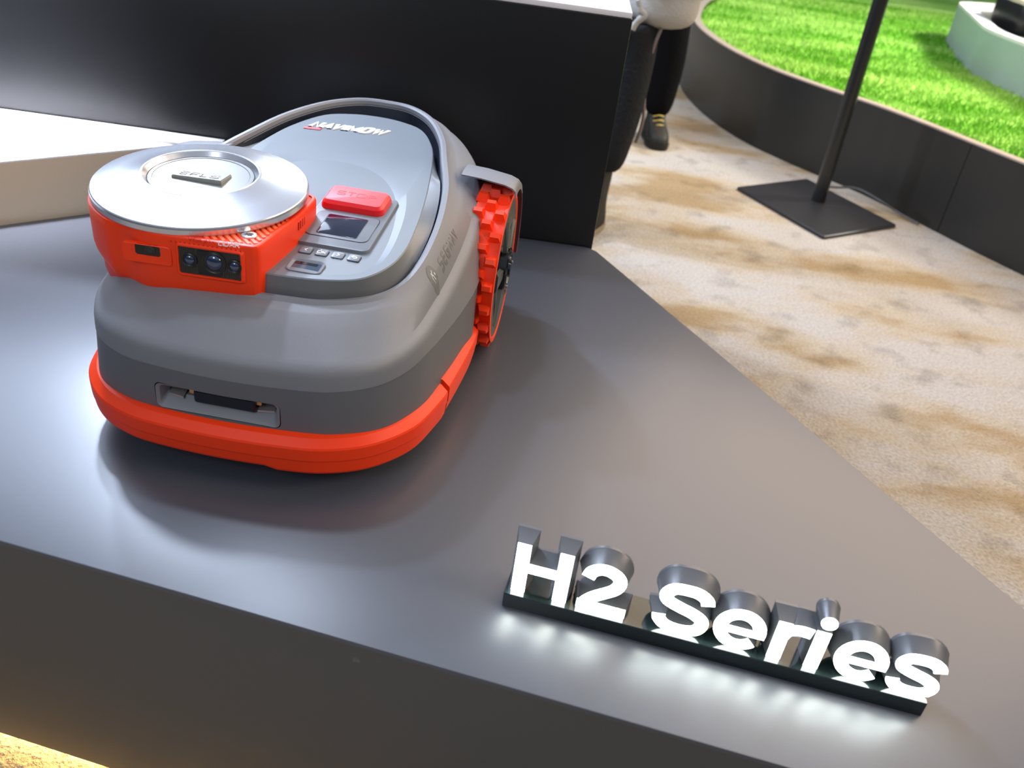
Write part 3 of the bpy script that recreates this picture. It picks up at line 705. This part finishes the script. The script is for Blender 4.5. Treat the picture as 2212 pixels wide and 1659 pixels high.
# ribbed ledge between the disc and the corner
LZ = .3775
inner_h = offset(hous, -.0095)
def inside(p, poly_):
    c_ = False; n = len(poly_)
    for i in range(n):
        a, b = poly_[i], poly_[i - 1]
        if (a.y > p.y) != (b.y > p.y) and p.x < (b.x - a.x) * (p.y - a.y) / (b.y - a.y) + a.x: c_ = not c_
    return c_
dirv = (L_(560, 528, LZ) - L_(520, 487, LZ)).xy.normalized()
if True:
    pa, pb = L_(430, 505, LZ).xy, L_(640, 462, LZ).xy
    for i in range(17):
        s0 = pa.lerp(pb, (i + .5) / 17) - dirv * .08
        run = [j for j in range(200) if inside(s0 + dirv * j * .001, inner_h) and (s0 + dirv * j * .001 - TC).length > .170]
        if len(run) < 5: continue
        e0, e1 = s0 + dirv * run[0] * .001, s0 + dirv * run[-1] * .001
        # keep only the run at the corner side
        per = Vector((-dirv.y, dirv.x)) * .0034
        mb = MB(); mb.loft([[V3(e0 - per, LZ), V3(e0 - per * .8, LZ + .0022), V3(e0 + per * .8, LZ + .0022), V3(e0 + per, LZ)], [V3(e1 - per, LZ), V3(e1 - per * .8, LZ + .0022), V3(e1 + per * .8, LZ + .0022), V3(e1 + per, LZ)]], True, True, True)
        mb.build('ledge_rib', 'orange_light', tur, smooth=False)
sc2 = L_(538, 508, LZ + .003)
mb = MB(); mb.loft(lathe([(.0125, LZ), (.0125, LZ + .0035), (.0118, LZ + .0043), (.009, LZ + .0045)], sc2, 32), True, False, True)
mb.build('badge_disc', 'silver', tur, ang=30)
mb = MB(); mb.tube([sc2 + Vector((-.006, -.003, .002)), sc2 + Vector((0, .002, .002)), sc2 + Vector((.006, .003, .002))], .0009, 6); mb.tube([sc2 + Vector((-.005, .003, .002)), sc2 + Vector((.001, -.004, .002)), sc2 + Vector((.006, -.002, .002))], .0009, 6)
mb.build('badge_mark', 'grey_ink', tur)
# front face of the turret
F0, F1 = Vector((-.12, -.318)), Vector((.012, -.3105))
fd = (F1 - F0).normalized()
FM = Matrix(((fd.x, 0, fd.y, F0.x), (fd.y, 0, -fd.x, F0.y), (0, 1, 0, 0), (0, 0, 0, 1)))    # local x along the face, y up, z outwards
def ff(x, y): return on_front(x, y, F0, F1)
def annulus(mb, Po, z0, z1, w_, r1=.0015):
    Pi = offset(Po, -w_)
    mb.loft([[Vector((p.x, p.y, z)) for p in q] for z, q in ((z0, offset(Po, .004)), (z1, Po), (z1, offset(Po, -w_ * .6)), (z0, Pi))], True)
tl, br = ff(386, 530), ff(522, 606)
s0_, s1_ = (tl.x, br.y), (br.x, tl.y)
P = rrect(s0_[0] - .003, s0_[1] - .003, s1_[0] + .003, s1_[1] + .003, .005)
mb = MB(); annulus(mb, P, -.001, .0035, .0035); fr_ = mb.build('sensor_frame', 'orange', tur, FM, ang=30)
mb = MB(); plate(mb, rrect(s0_[0], s0_[1], s1_[0], s1_[1], .003), -.004, .0016); mb.build('sensor_panel', 'sensor_black', tur, FM)
wS = s1_[0] - s0_[0]
mb = MB(); plate(mb, rrect(s0_[0] + wS * .29, s0_[1] + .002, s0_[0] + wS * .69, s1_[1] - .002, .003), 0, .0026, .0006); mb.build('sensor_centre_block', 'black_plastic', tur, FM)
for k_ in range(9):
    for base in (.02, .72):
        mb = MB(); xx = s0_[0] + wS * (base + .0285 * k_) ; mb.box((xx, (s0_[1] + s1_[1]) / 2, .0019), (.0012, (s1_[1] - s0_[1]) - .004, .0008)); mb.build('sensor_rib', 'lens_ring', tur, FM)
for (px_, py_), rr_ in (((411, 560), .0078), ((464, 566), .0125), ((508, 575), .0078)):
    c = ff(px_, py_)
    mb = MB(); mb.loft([[Vector((c.x + r_ * math.cos(q), c.y + r_ * math.sin(q), z)) for q in [2 * math.pi * j / 40 for j in range(40)]] for z, r_ in ((0, rr_ * 1.5), (.0042, rr_ * 1.5), (.0046, rr_ * 1.42), (.0034, rr_ * 1.3), (.0040, rr_ * 1.2), (.0034, rr_ * 1.05))], True)
    lr = mb.build('lens_ring', 'sensor_black', tur, FM, ang=20)
    mb = MB(); mb.loft([[Vector((c.x + rr_ * 1.06 * math.cos(f_) * math.cos(q), c.y + rr_ * 1.06 * math.cos(f_) * math.sin(q), .0022 + rr_ * .5 * math.sin(f_))) for q in [2 * math.pi * j / 32 for j in range(32)]] for f_ in (0, .3, .6, .9, 1.2, 1.45)], True, False, True)
    mb.build('lens', 'lens', tur, FM, ang=60)
tl, br = ff(292, 526), ff(346, 554)
a_, b_ = ff(262, 519), ff(374, 577)
P = rrect(a_.x, b_.y, b_.x, a_.y, .006); P2 = rrect(tl.x - .001, br.y - .001, br.x + .001, tl.y + .001, .004)
mb = MB(); mb.loft([[Vector((p.x, p.y, z)) for p in q] for z, q in ((-.006, P), (.0012, offset(P, -.0008)), (.0018, offset(P, -.002)), (.0008, P2), (-.001, P2))], True)
mb.build('camera_frame', 'orange', tur, FM, ang=25)
mb = MB(); plate(mb, offset(P2, .0005), -.006, .0004); mb.build('camera_window', 'black_gloss', tur, FM)
c = ff(325, 540); mb = MB(); mb.loft([[Vector((c.x + r_ * math.cos(q), c.y + r_ * math.sin(q), z)) for q in [2 * math.pi * j / 32 for j in range(32)]] for z, r_ in ((.0005, .0088), (.0016, .0084), (.0012, .006), (.0022, .005), (.0026, .002))], True, False, True)
mb.build('camera_lens', 'sensor_black', tur, FM, ang=25)
# raised bottom lip and lettering
lt = ff(473, 529)
mb = MB(); text(mb, 'LIDAR', lt.x, lt.y, .0072, .2, 0, .28, .0004, .0008, .95); mb.build('lidar_lettering', 'white_ink', tur, FM)
vt = ff(407, 519)
mb = MB(); text(mb, 'VISION |', vt.x, vt.y, .0066, .11, 0, .30, .0004, .0008, .95); mb.build('vision_lettering', 'orange_ink', tur, FM)
v0, v1 = ff(370, 521), ff(520, 546)
for i in range(16):
    p = v0.lerp(v1, i / 15); mb = MB(); mb.box((p.x, v0.y * .5 + v1.y * .5 + .0015, .0006), (.0022, .0032, .0008), Matrix.Rotation(.5, 4, 'Z')); mb.build('vent_slot', 'orange_ink', tur, FM)
# vent slits on the right flank
for i in range(4):
    p = Vector((.0352, -.165 + .009 * i, .362)); mb = MB(); mb.box(p, (.003, .0028, .014)); mb.build('vent_slot', 'orange_ink', tur)

# ================================================================== LIT SIGN
S0 = Vector((.0397, .9464, 0)); sd = Vector((.98686, -.16157, 0)); sang = math.atan2(sd.y, sd.x)
sign = thing('illuminated_sign', 'lit H2 Series sign of white-faced black letters on a black bar', 'sign', (S0.x, S0.y, ZP), sang)
mb = MB(); P = rrect(-.008, -.012, .598, .052, .002, 2); mb.loft([[Vector((p.x, p.y, z)) for p in offset(P, d_)] for z, d_ in ((0, 0), (.0245, 0), (.026, -.001))], True, True, True)
mb.build('sign_bar', 'sign_base', sign, ang=25)
def sm(P, k=5): return [p.xy for p in cr_open([(a, b, 0) for a, b in P], k)]
def S_path(x0, x1, h, y0=0):
    w_ = x1 - x0; t_ = .0095
    N_ = [(.905, .70), (.86, .80), (.70, .885), (.48, .90), (.26, .87), (.145, .745), (.20, .62), (.45, .535), (.68, .475), (.86, .385), (.89, .26), (.78, .135), (.52, .092), (.26, .125), (.125, .225), (.10, .31)]
    return sm([(x0 + a * w_, y0 + b * h) for a, b in N_], 4)
def e_path(x0, x1, h):
    cx, cy = (x0 + x1) / 2, h / 2 ; rx, ry = (x1 - x0) / 2 - .0098, h / 2 - .0075
    out = [(cx + rx * math.cos(R(a)), cy + ry * math.sin(R(a))) for a in range(-42, -361, -12)]
    return [Vector(p) for p in out + [(cx + rx, cy - .0035)]]
def crn(x, y, w_): return Vector((x, y))
st_ = .0205
letters = [
 ('H', [([(.0105, 0), (.0105, .0922)], st_), ([(.073, 0), (.073, .0922)], st_), ([(.0105, .0485), (.073, .0485)], .0175)]),
 ('2', [(sm([(.1075, .0615), (.112, .0735), (.1235, .0810), (.137, .0810), (.1495, .0740), (.1535, .0630), (.1485, .0500), (.136, .0390), (.122, .0280), (.112, .0165), (.1085, .0085)], 4), .0195), ([(.0985, .0082), (.170, .0082)], .0165)]),
 ('S', [(S_path(.2085, .286, .0945, -.002), .0192)]),
 ('e', [(e_path(.2925, .367, .0725), .0182), ([(.300, .0335), (.3655, .0335)], .0125)]),
 ('r', [([(.3855, 0), (.3855, .0705)], st_ - .001), (sm([(.3855, .040), (.391, .0545), (.403, .0615), (.4155, .0620), (.4235, .0610)], 4), .0182)]),
 ('i', [([(.4375, 0), (.4375, .0705)], st_ - .0008), (None, (.4388, .0880, .0112))]),
 ('e', [(e_path(.4605, .534, .0725), .0182), ([(.468, .0335), (.5325, .0335)], .0125)]),
 ('s', [(S_path(.5385, .6045, .0765, -.003), .0178)]),
]
BZ = .026; DEP = .034; FLR = .0058
for nm, strokes in letters:
    body = MB(); face = MB()
    def outl(P, w_):
        if P is None:
            cx, cy, r_ = w_; o = circ(cx, cy, r_, 28); return [o], True
        a, b, cl = ribbon(P, w_); return [a + b[::-1]], False
    for P, w_ in strokes:
        if P is None:
            cx, cy, r_ = w_
            rr = [(0, .0006), (DEP * .8, FLR * .8), (DEP * .83, FLR * .8 + .0005), (DEP, FLR * .8)]
            body.loft([[Vector((p.x, y_, BZ + p.y)) for p in circ(cx, cy, r_ + g_, 28)] for y_, g_ in rr], True, True, True)
            face.loft([[Vector((p.x, y_, BZ + p.y)) for p in circ(cx, cy, r_ - .0004, 28)] for y_ in (-.0004, -.0016)], True, True, True)
        else:
            P = [Vector(p) for p in P]
            def ext(e):   # lengthen both ends
                Q = [p.copy() for p in P]; Q[0] += (P[0] - P[1]).normalized() * e; Q[-1] += (P[-1] - P[-2]).normalized() * e; return Q
            rings = []
            for y_, g_ in ((0, 0), (DEP * .8, FLR), (DEP * .83, FLR + .0006), (DEP, FLR)):
                a, b, cl = ribbon(ext(g_), w_ + 2 * g_)
                rings.append((y_, a, b))
            n = len(rings[0][1])
            loops = [[Vector((p.x, y_, BZ + max(p.y, .0002))) for p in a + b[::-1]] for y_, a, b in rings]
            body.loft(loops, True)
            for li, lp in ((0, loops[0]), (1, loops[-1])):
                vs = lp; m_ = len(vs); fs = [(i, i + 1, m_ - 2 - i, m_ - 1 - i) for i in range(m_ // 2 - 1)]
                body.add(vs, fs)
            a, b, cl = ribbon(P, w_ - .0006); fl0 = [Vector((p.x, -.0012, BZ + max(p.y, .0006))) for p in a + b[::-1]]; m_ = len(fl0)
            face.add(fl0, [(i, i + 1, m_ - 2 - i, m_ - 1 - i) for i in range(m_ // 2 - 1)])
            fl1 = [v + Vector((0, .0010, 0)) for v in fl0]; face.loft([fl0, fl1], True)
    lo_ = body.build('letter', 'sign_body', sign, ang=30)
    lf = face.build('letter_face', 'sign_face', lo_, smooth=False)
    lo_['label'] = 'letter ' + nm + ' of the sign'

# ================================================================== CURVED LAWN BED
bed = thing('lawn_bed', 'raised curved black bed filled with green artificial grass', 'lawn bed', (2.4, 5.5, 0))
out = [(1.75, 9.6), (1.22, 8.4), (1.0, 7.4), (.97, 6.85), (1.06, 6.25), (1.24, 5.72), (1.50, 5.32), (1.80, 4.95), (2.08, 4.46), (2.25, 4.16), (2.47, 3.84), (2.9, 3.40), (3.6, 3.0)]
oc = cr_open([(a - 2.4, b - 5.5, 0) for a, b in out], 8)
back = [Vector((8.0, -2.4, 0)), Vector((8.5, 6.5, 0)), Vector((1.5, 7.0, 0))]
loopb = [p.xy for p in oc + back]
HR = .475
def seg_wall(i0, i1, name):
    q = oc[i0:i1 + 1]; o_ = offset(q, 0, False); i_ = offset(q, -.055, False)
    mb = MB(); mb.loft([[Vector((a.x, a.y, 0)), Vector((a.x, a.y, HR - .008)), Vector((b.x, b.y, HR - .008)), Vector((b.x, b.y, 0))] for a, b in zip(o_, i_)], True, True, True)
    return mb.build(name, 'ring_wall', bed, ang=50)
sp = min(range(len(oc)), key=lambda i: (oc[i] - Vector((2.09 - 2.4, 4.44 - 5.5, 0))).length)
seg_wall(0, sp, 'wall_panel')
q = list(oc); q[sp] = oc[sp] + (oc[sp + 1] - oc[sp]).normalized() * .004; sv = oc[sp]; oc[sp] = q[sp]; seg_wall(sp, len(oc) - 1, 'wall_panel'); oc[sp] = sv
o_ = offset(oc, -.001, False); i_ = offset(oc, -.058, False)
mb = MB(); mb.loft([[Vector((a.x, a.y, HR - .008)), Vector((a.x, a.y, HR)), Vector((b.x, b.y, HR)), Vector((b.x, b.y, HR - .008))] for a, b in zip(o_, i_)], True, True, True)
mb.build('top_rim', 'ring_rim', bed, ang=50)
GZ = .44
gi = offset(oc, -.057, False); gp = [Vector((p.x, p.y)) for p in gi] + [p.xy for p in back]
mb = MB(); mb.loft([[Vector((p.x, p.y, .3)) for p in gp], [Vector((p.x, p.y, GZ)) for p in gp]], True, False, True)
mb.build('turf_base', 'grass', bed, smooth=False)
mb = MB(); cnt = 0
rg = random.Random(3)
vs = []; fs = []
while cnt < 60000:
    x_ = rg.uniform(-1.6, 2.4); y_ = rg.uniform(-2.1, 4.3)
    if rg.random() > (1.0 if y_ < 1.5 else .55): continue
    p = Vector((x_, y_))
    if not inside(p, gp): continue
    a = rg.uniform(0, 6.28); w_ = rg.uniform(.003, .006); h_ = rg.uniform(.02, .038); lx, ly = rg.uniform(-.018, .018), rg.uniform(-.018, .018)
    n = len(vs); vs += [(x_ - w_ * math.cos(a), y_ - w_ * math.sin(a), GZ), (x_ + w_ * math.cos(a), y_ + w_ * math.sin(a), GZ), (x_ + lx, y_ + ly, GZ + h_)]; fs.append((n, n + 1, n + 2)); cnt += 1
me = bpy.data.meshes.new('grass_blades'); me.from_pydata(vs, [], fs); me.materials.append(MATS['grass'])
gb = bpy.data.objects.new('grass_blades', me); COL.objects.link(gb); gb.parent = bed; gb['kind'] = 'stuff'

# grey stand on the lawn
bp = [on_z(x_, y_, GZ) for x_, y_ in ((2037, 85), (2092, 160), (2212, 218))]
tp = [(3.36, 8.75)]
bench = thing('display_stand', 'pale grey low display stand on the lawn at the upper right', 'stand', (bp[1].x, bp[1].y, GZ))
d1 = (bp[2] - bp[1]).xy.normalized()
Pn = [bp[0].xy, bp[1].xy, bp[1].xy + d1 * 1.6, bp[1].xy + d1 * 1.9 + Vector((.5, .7)), bp[1].xy + d1 * 1.5 + Vector((.9, 2.6)), bp[0].xy + Vector((1.8, 1.5)), bp[0].xy + Vector((.9, .45))]
Pn = [p - bp[1].xy for p in Pn]
def soft(P, r_=.18, k=5):
    o = []
    for i, p in enumerate(P):
        a, b = P[i - 1], P[(i + 1) % len(P)]; p0 = p + (a - p).normalized() * r_; p1 = p + (b - p).normalized() * r_
        for j in range(k + 1):
            t_ = j / k; o.append(p0 * (1 - t_) ** 2 + p * 2 * t_ * (1 - t_) + p1 * t_ * t_)
    return o
Pn = soft(Pn)
HB = .285
mb = MB(); mb.loft([[V3(p, 0) for p in Pn], [V3(p, HB) for p in Pn]], True, True, False); mb.build('stand_body', 'bench', bench, ang=40)
Pi = offset(Pn, -.10)
mb = MB(); mb.loft([[V3(p, HB) for p in Pn], [V3(p, HB + .02) for p in Pn], [V3(p, HB + .02) for p in Pi], [V3(p, HB - .04) for p in Pi]], True); mb.build('stand_rim', 'bench_rim', bench, ang=30)
mb = MB(); mb.loft([[V3(p, HB - .05) for p in Pi], [V3(p, HB - .03) for p in Pi]], True, True, True); mb.build('stand_inset', 'bench_in', bench, smooth=False)
zz = GZ + HB - .028
c = on_z(2235, 72, zz)
unit = thing('rounded_unit', 'small dark rounded device with a pale lid on the grey stand', 'device', (c.x, c.y, zz))
P = rrect(-.26, -.3, .5, .3, .1, 6); mb = MB(); mb.loft([[V3(p, z) for p in offset(P, d_)] for z, d_ in ((0, -.02), (.04, 0), (.17, 0), (.2, -.015))], True, True, True); mb.build('unit_body', 'black_plastic', unit, ang=40)
mb = MB(); mb.loft([[V3(p, z) for p in offset(P, d_)] for z, d_ in ((.19, -.01), (.215, -.012), (.222, -.03))], True, True, True); mb.build('unit_lid', 'plinth_side', unit, ang=40)

# ================================================================== POLE STAND
ps = thing('pole_stand', 'black round pole on a square black floor plate by the lawn bed', 'stand', (1.496, 4.655, 0))
cs = [Vector((1.061, 4.70)), Vector((1.405, 4.117)), Vector((1.86, 4.44)), Vector((1.515, 5.03))]
P = soft([p - Vector((1.496, 4.655)) for p in cs], .012, 2)
mb = MB(); mb.loft([[V3(p, z) for p in offset(P, d_)] for z, d_ in ((0, 0), (.014, 0), (.018, -.004))], True, True, True); mb.build('floor_plate', 'plate', ps, ang=30)
mb = MB(); mb.tube([(0, 0, .018), (-.004, 0, 1.1), (-.008, 0, 2.1)], .036, 28); mb.build('pole', 'pole', ps, ang=40)
cab = [(2.0, 4.52, .012), (1.93, 4.62, .02), (1.84, 4.75, .04), (1.75, 4.86, .05), (1.66, 4.9, .03), (1.6, 4.9, .024)]
mb = MB(); mb.tube(cr_open([(a, b, c_) for a, b, c_ in cab], 5), .006, 8); tag(mb.build('power_cable', 'cable'), 'thin dark cable looping beside the pole plate at the lawn bed', 'cable')

# ================================================================== PEOPLE
def skin_mesh(name, joints, edges, m, parent, lv=2, root=0):
    me = bpy.data.meshes.new(name); me.from_pydata([j[:3] for j in joints], edges, []); me.materials.append(MATS[m])
    o = bpy.data.objects.new(name, me); COL.objects.link(o)
    md = o.modifiers.new('skin', 'SKIN'); md.use_smooth_shade = True
    for i, j in enumerate(joints):
        rr = j[3] if isinstance(j[3], tuple) else (j[3], j[3]); me.skin_vertices[0].data[i].radius = rr
        me.skin_vertices[0].data[i].use_root = (i == root)
    s = o.modifiers.new('sub', 'SUBSURF'); s.levels = lv; s.render_levels = lv
    dg = bpy.context.evaluated_depsgraph_get(); m2 = bpy.data.meshes.new_from_object(o.evaluated_get(dg))
    o.modifiers.clear(); o.data = m2; m2.shade_smooth(); o.parent = parent; return o
def boot(parent, x, y, ang, m='boot', lace=True, s=1.0):
    M = Matrix.Translation((x, y, 0)) @ Matrix.Rotation(ang, 4, 'Z') @ Matrix.Scale(s, 4)    # toe along -Y
    foot = [(0, .095), (.035, .08), (.045, .03), (.046, -.05), (.056, -.12), (.052, -.17), (.03, -.205), (0, -.212)]
    o_ = [Vector(p) for p in foot] + [Vector((-a, b)) for a, b in foot[1:-1][::-1]]
    o_ = [p.xy for p in cr_closed([(p.x, p.y, 0) for p in o_], 3)]
    mb = MB(); rings = []
    for z, gx, yf, yb in ((.028, 1, 1, 1), (.05, 1.0, 1.0, 1.0), (.075, .93, .90, 1.0), (.095, .85, .62, .98), (.125, .80, .30, .95), (.17, .80, .24, .95), (.215, .84, .30, 1.0), (.30, .9, .36, 1.05)):
        rings.append([M @ Vector((p.x * gx, p.y * (yf if p.y < 0 else yb), z)) for p in o_])
    mb.loft(rings, True, True, True); b_ = mb.build('boot', m, parent, ang=60)
    mb = MB(); mb.loft([[M @ Vector((p.x, p.y, z)) for p in offset(o_, -.006 if z else -.0035)] for z in (0, .028)], True, True, True); mb.build('sole', 'sole' if lace is False else 'boot', b_)
    if lace:
        for i in range(5):
            z = .095 + i * .02; yy = -.11 + i * .017
            mb = MB(); mb.tube([M @ Vector((-.028, yy + .01, z)), M @ Vector((0, yy - .006, z + .012)), M @ Vector((.028, yy + .006, z + .006))], .0035 * s, 6); mb.build('lace', 'lace', b_)
def person(name, label, x, y, tro, top, legs, leg_r, hem, tcx=0):
    t = thing(name, label, 'person', (x, y, 0))
    kr, ar, tr = leg_r
    (h1, k1, a1_), (h2, k2, a2_) = legs
    J = [((h1[0] + h2[0]) / 2, 0, .97, (.14, .115)), (*h1, tr), (*k1, kr), (*a1_, ar), (*h2, tr), (*k2, kr), (*a2_, ar)]
    Ed = [(0, 1), (1, 2), (2, 3), (0, 4), (4, 5), (5, 6)]
    # body: one continuous mesh
    B = [(0, 0, 1.04, (.10, .08)), (0, 0, 1.15, (.10, .07)), (0, .01, 1.35, (.11, .07)), (0, .01, 1.47, (.07, .06)), (0, 0, 1.56, (.055, .055)), (0, -.01, 1.63, (.075, .09)), (0, -.01, 1.72, (.075, .095)),
         (-.17, .01, 1.39, .042), (-.25, 0, 1.16, .043), (-.16, -.16, 1.22, .032), (-.14, -.20, 1.24, .03),
         (.17, .01, 1.39, .042), (.25, 0, 1.16, .043), (.16, -.17, 1.20, .032), (.13, -.22, 1.22, .03)]
    E2 = [(0, 1), (1, 2), (2, 3), (3, 4), (4, 5), (5, 6), (2, 7), (7, 8), (8, 9), (9, 10), (2, 11), (11, 12), (12, 13), (13, 14)]
    n0 = len(B); B = [(b[0] + tcx, *b[1:]) for b in B]
    for hx, hy, hz_, sg in ((-.14, -.20, 1.24, -1), (.13, -.22, 1.22, 1)):
        root = 10 if sg < 0 else 14
        for k_ in range(5):
            dx_ = (-.026 + .013 * k_) if k_ < 4 else -.035 * sg
            ln1 = (.055, .062, .060, .05, .03)[k_]
            a = len(B); B.append((hx + tcx + dx_, hy - .03, hz_ - .01, .0095)); B.append((hx + tcx + dx_ * 1.1, hy - .03 - ln1 * .6, hz_ + .01, .0085)); B.append((hx + tcx + dx_ * 1.1, hy - .03 - ln1 * .7, hz_ + .025, .0075))
            E2 += [(root, a), (a, a + 1), (a + 1, a + 2)]
    bd = skin_mesh('body', B, E2, 'skin', t, 1, 1)
    tb = skin_mesh('trousers', J, Ed, tro, t, 2, 0)
    T = [(0, 0, hem + .03, (.15, .13)), (0, 0, hem + .12, (.165, .14)), (0, 0, 1.15, (.165, .125)), (0, .01, 1.36, (.19, .125)), (0, .01, 1.47, (.08, .07)), (-.19, .01, 1.40, .072), (-.255, 0, 1.16, .06), (-.17, -.14, 1.21, .045), (.19, .01, 1.40, .072), (.255, 0, 1.16, .06), (.17, -.15, 1.195, .045)]
    T = [(b[0] + tcx, *b[1:]) for b in T]
    tt = skin_mesh('hoodie' if top == 'hoodie' else 'jacket', T, [(0, 1), (1, 2), (2, 3), (3, 4), (3, 5), (5, 6), (6, 7), (3, 8), (8, 9), (9, 10)], top, t, 2, 2)
    hd = skin_mesh('hair', [(tcx, .03, 1.72, (.085, .085)), (tcx, .0, 1.78, (.08, .09)), (tcx, .045, 1.64, (.07, .05))], [(0, 1), (0, 2)], 'hair', t, 2, 0)
    for sx in (tcx - .028, tcx + .028):
        mb = MB(); mb.tube([(sx - .012, -.105, 1.665), (sx, -.108, 1.667), (sx + .012, -.105, 1.665)], [.003, .007, .003], 8); mb.build('eye', 'white_ink', t)
    mb = MB(); mb.tube([(tcx, -.10, 1.67), (tcx, -.118, 1.64), (tcx, -.10, 1.625)], [.006, .012, .008], 8); mb.build('nose', 'skin', t)
    return t
# far person: black trousers, black boots with yellow laces
fp = person('person', 'person in black trousers and boots with yellow laces, standing farther back', .74, 5.5, 'jeans_black', 'jeans_black', (((-.125, 0, .80), (-.09, -.02, .44), (-.10, -.06, .13)), ((-.30, .05, .80), (-.32, .05, .46), (-.33, .10, .12))), (.115, .085, .13), .80, -.20)
boot(fp, -.10, -.03, R(8), 'boot', True, 1.15); boot(fp, -.33, .14, R(-15), 'boot', True, 1.15)
# near person: grey hoodie, dark jeans, half hidden by the counter
np_ = person('person', 'person in a pale hoodie and dark jeans, half hidden behind the black counter', .36, 3.93, 'jeans_dark', 'hoodie', (((-.045, -.02, .84), (-.058, -.08, .54), (-.092, -.13, .275)), ((-.24, .05, .84), (-.27, .03, .50), (-.30, .10, .12))), (.100, .082, .112), .845, .04)
boot(np_, -.105, -.11, R(-25), 'boot', False); boot(np_, -.31, .14, R(-20), 'boot', False)
# pale outer seam, rolled cuff and knotted drawstring of the near person
sm_pts = [on_y(x_, y_, 3.84) - Vector((.36, 3.93, 0)) for x_, y_ in ((1428, 62), (1409, 110), (1398, 160), (1392, 210), (1390, 250), (1382, 285), (1373, 308))]
mb = MB(); mb.tube(cr_open(sm_pts, 4), .007, 8); mb.build('trouser_seam', 'seam', np_)
kn = [on_y(x_, y_, 3.74) - Vector((.36, 3.93, 0)) for x_, y_ in ((1378, 0), (1384, 22), (1392, 33), (1384, 40), (1372, 52), (1366, 64))]
mb = MB(); mb.tube(cr_open(kn, 4), [.010] * 4 + [.014] * 10 + [.012] * 7, 10); mb.build('knotted_drawstring', 'hoodie', np_)
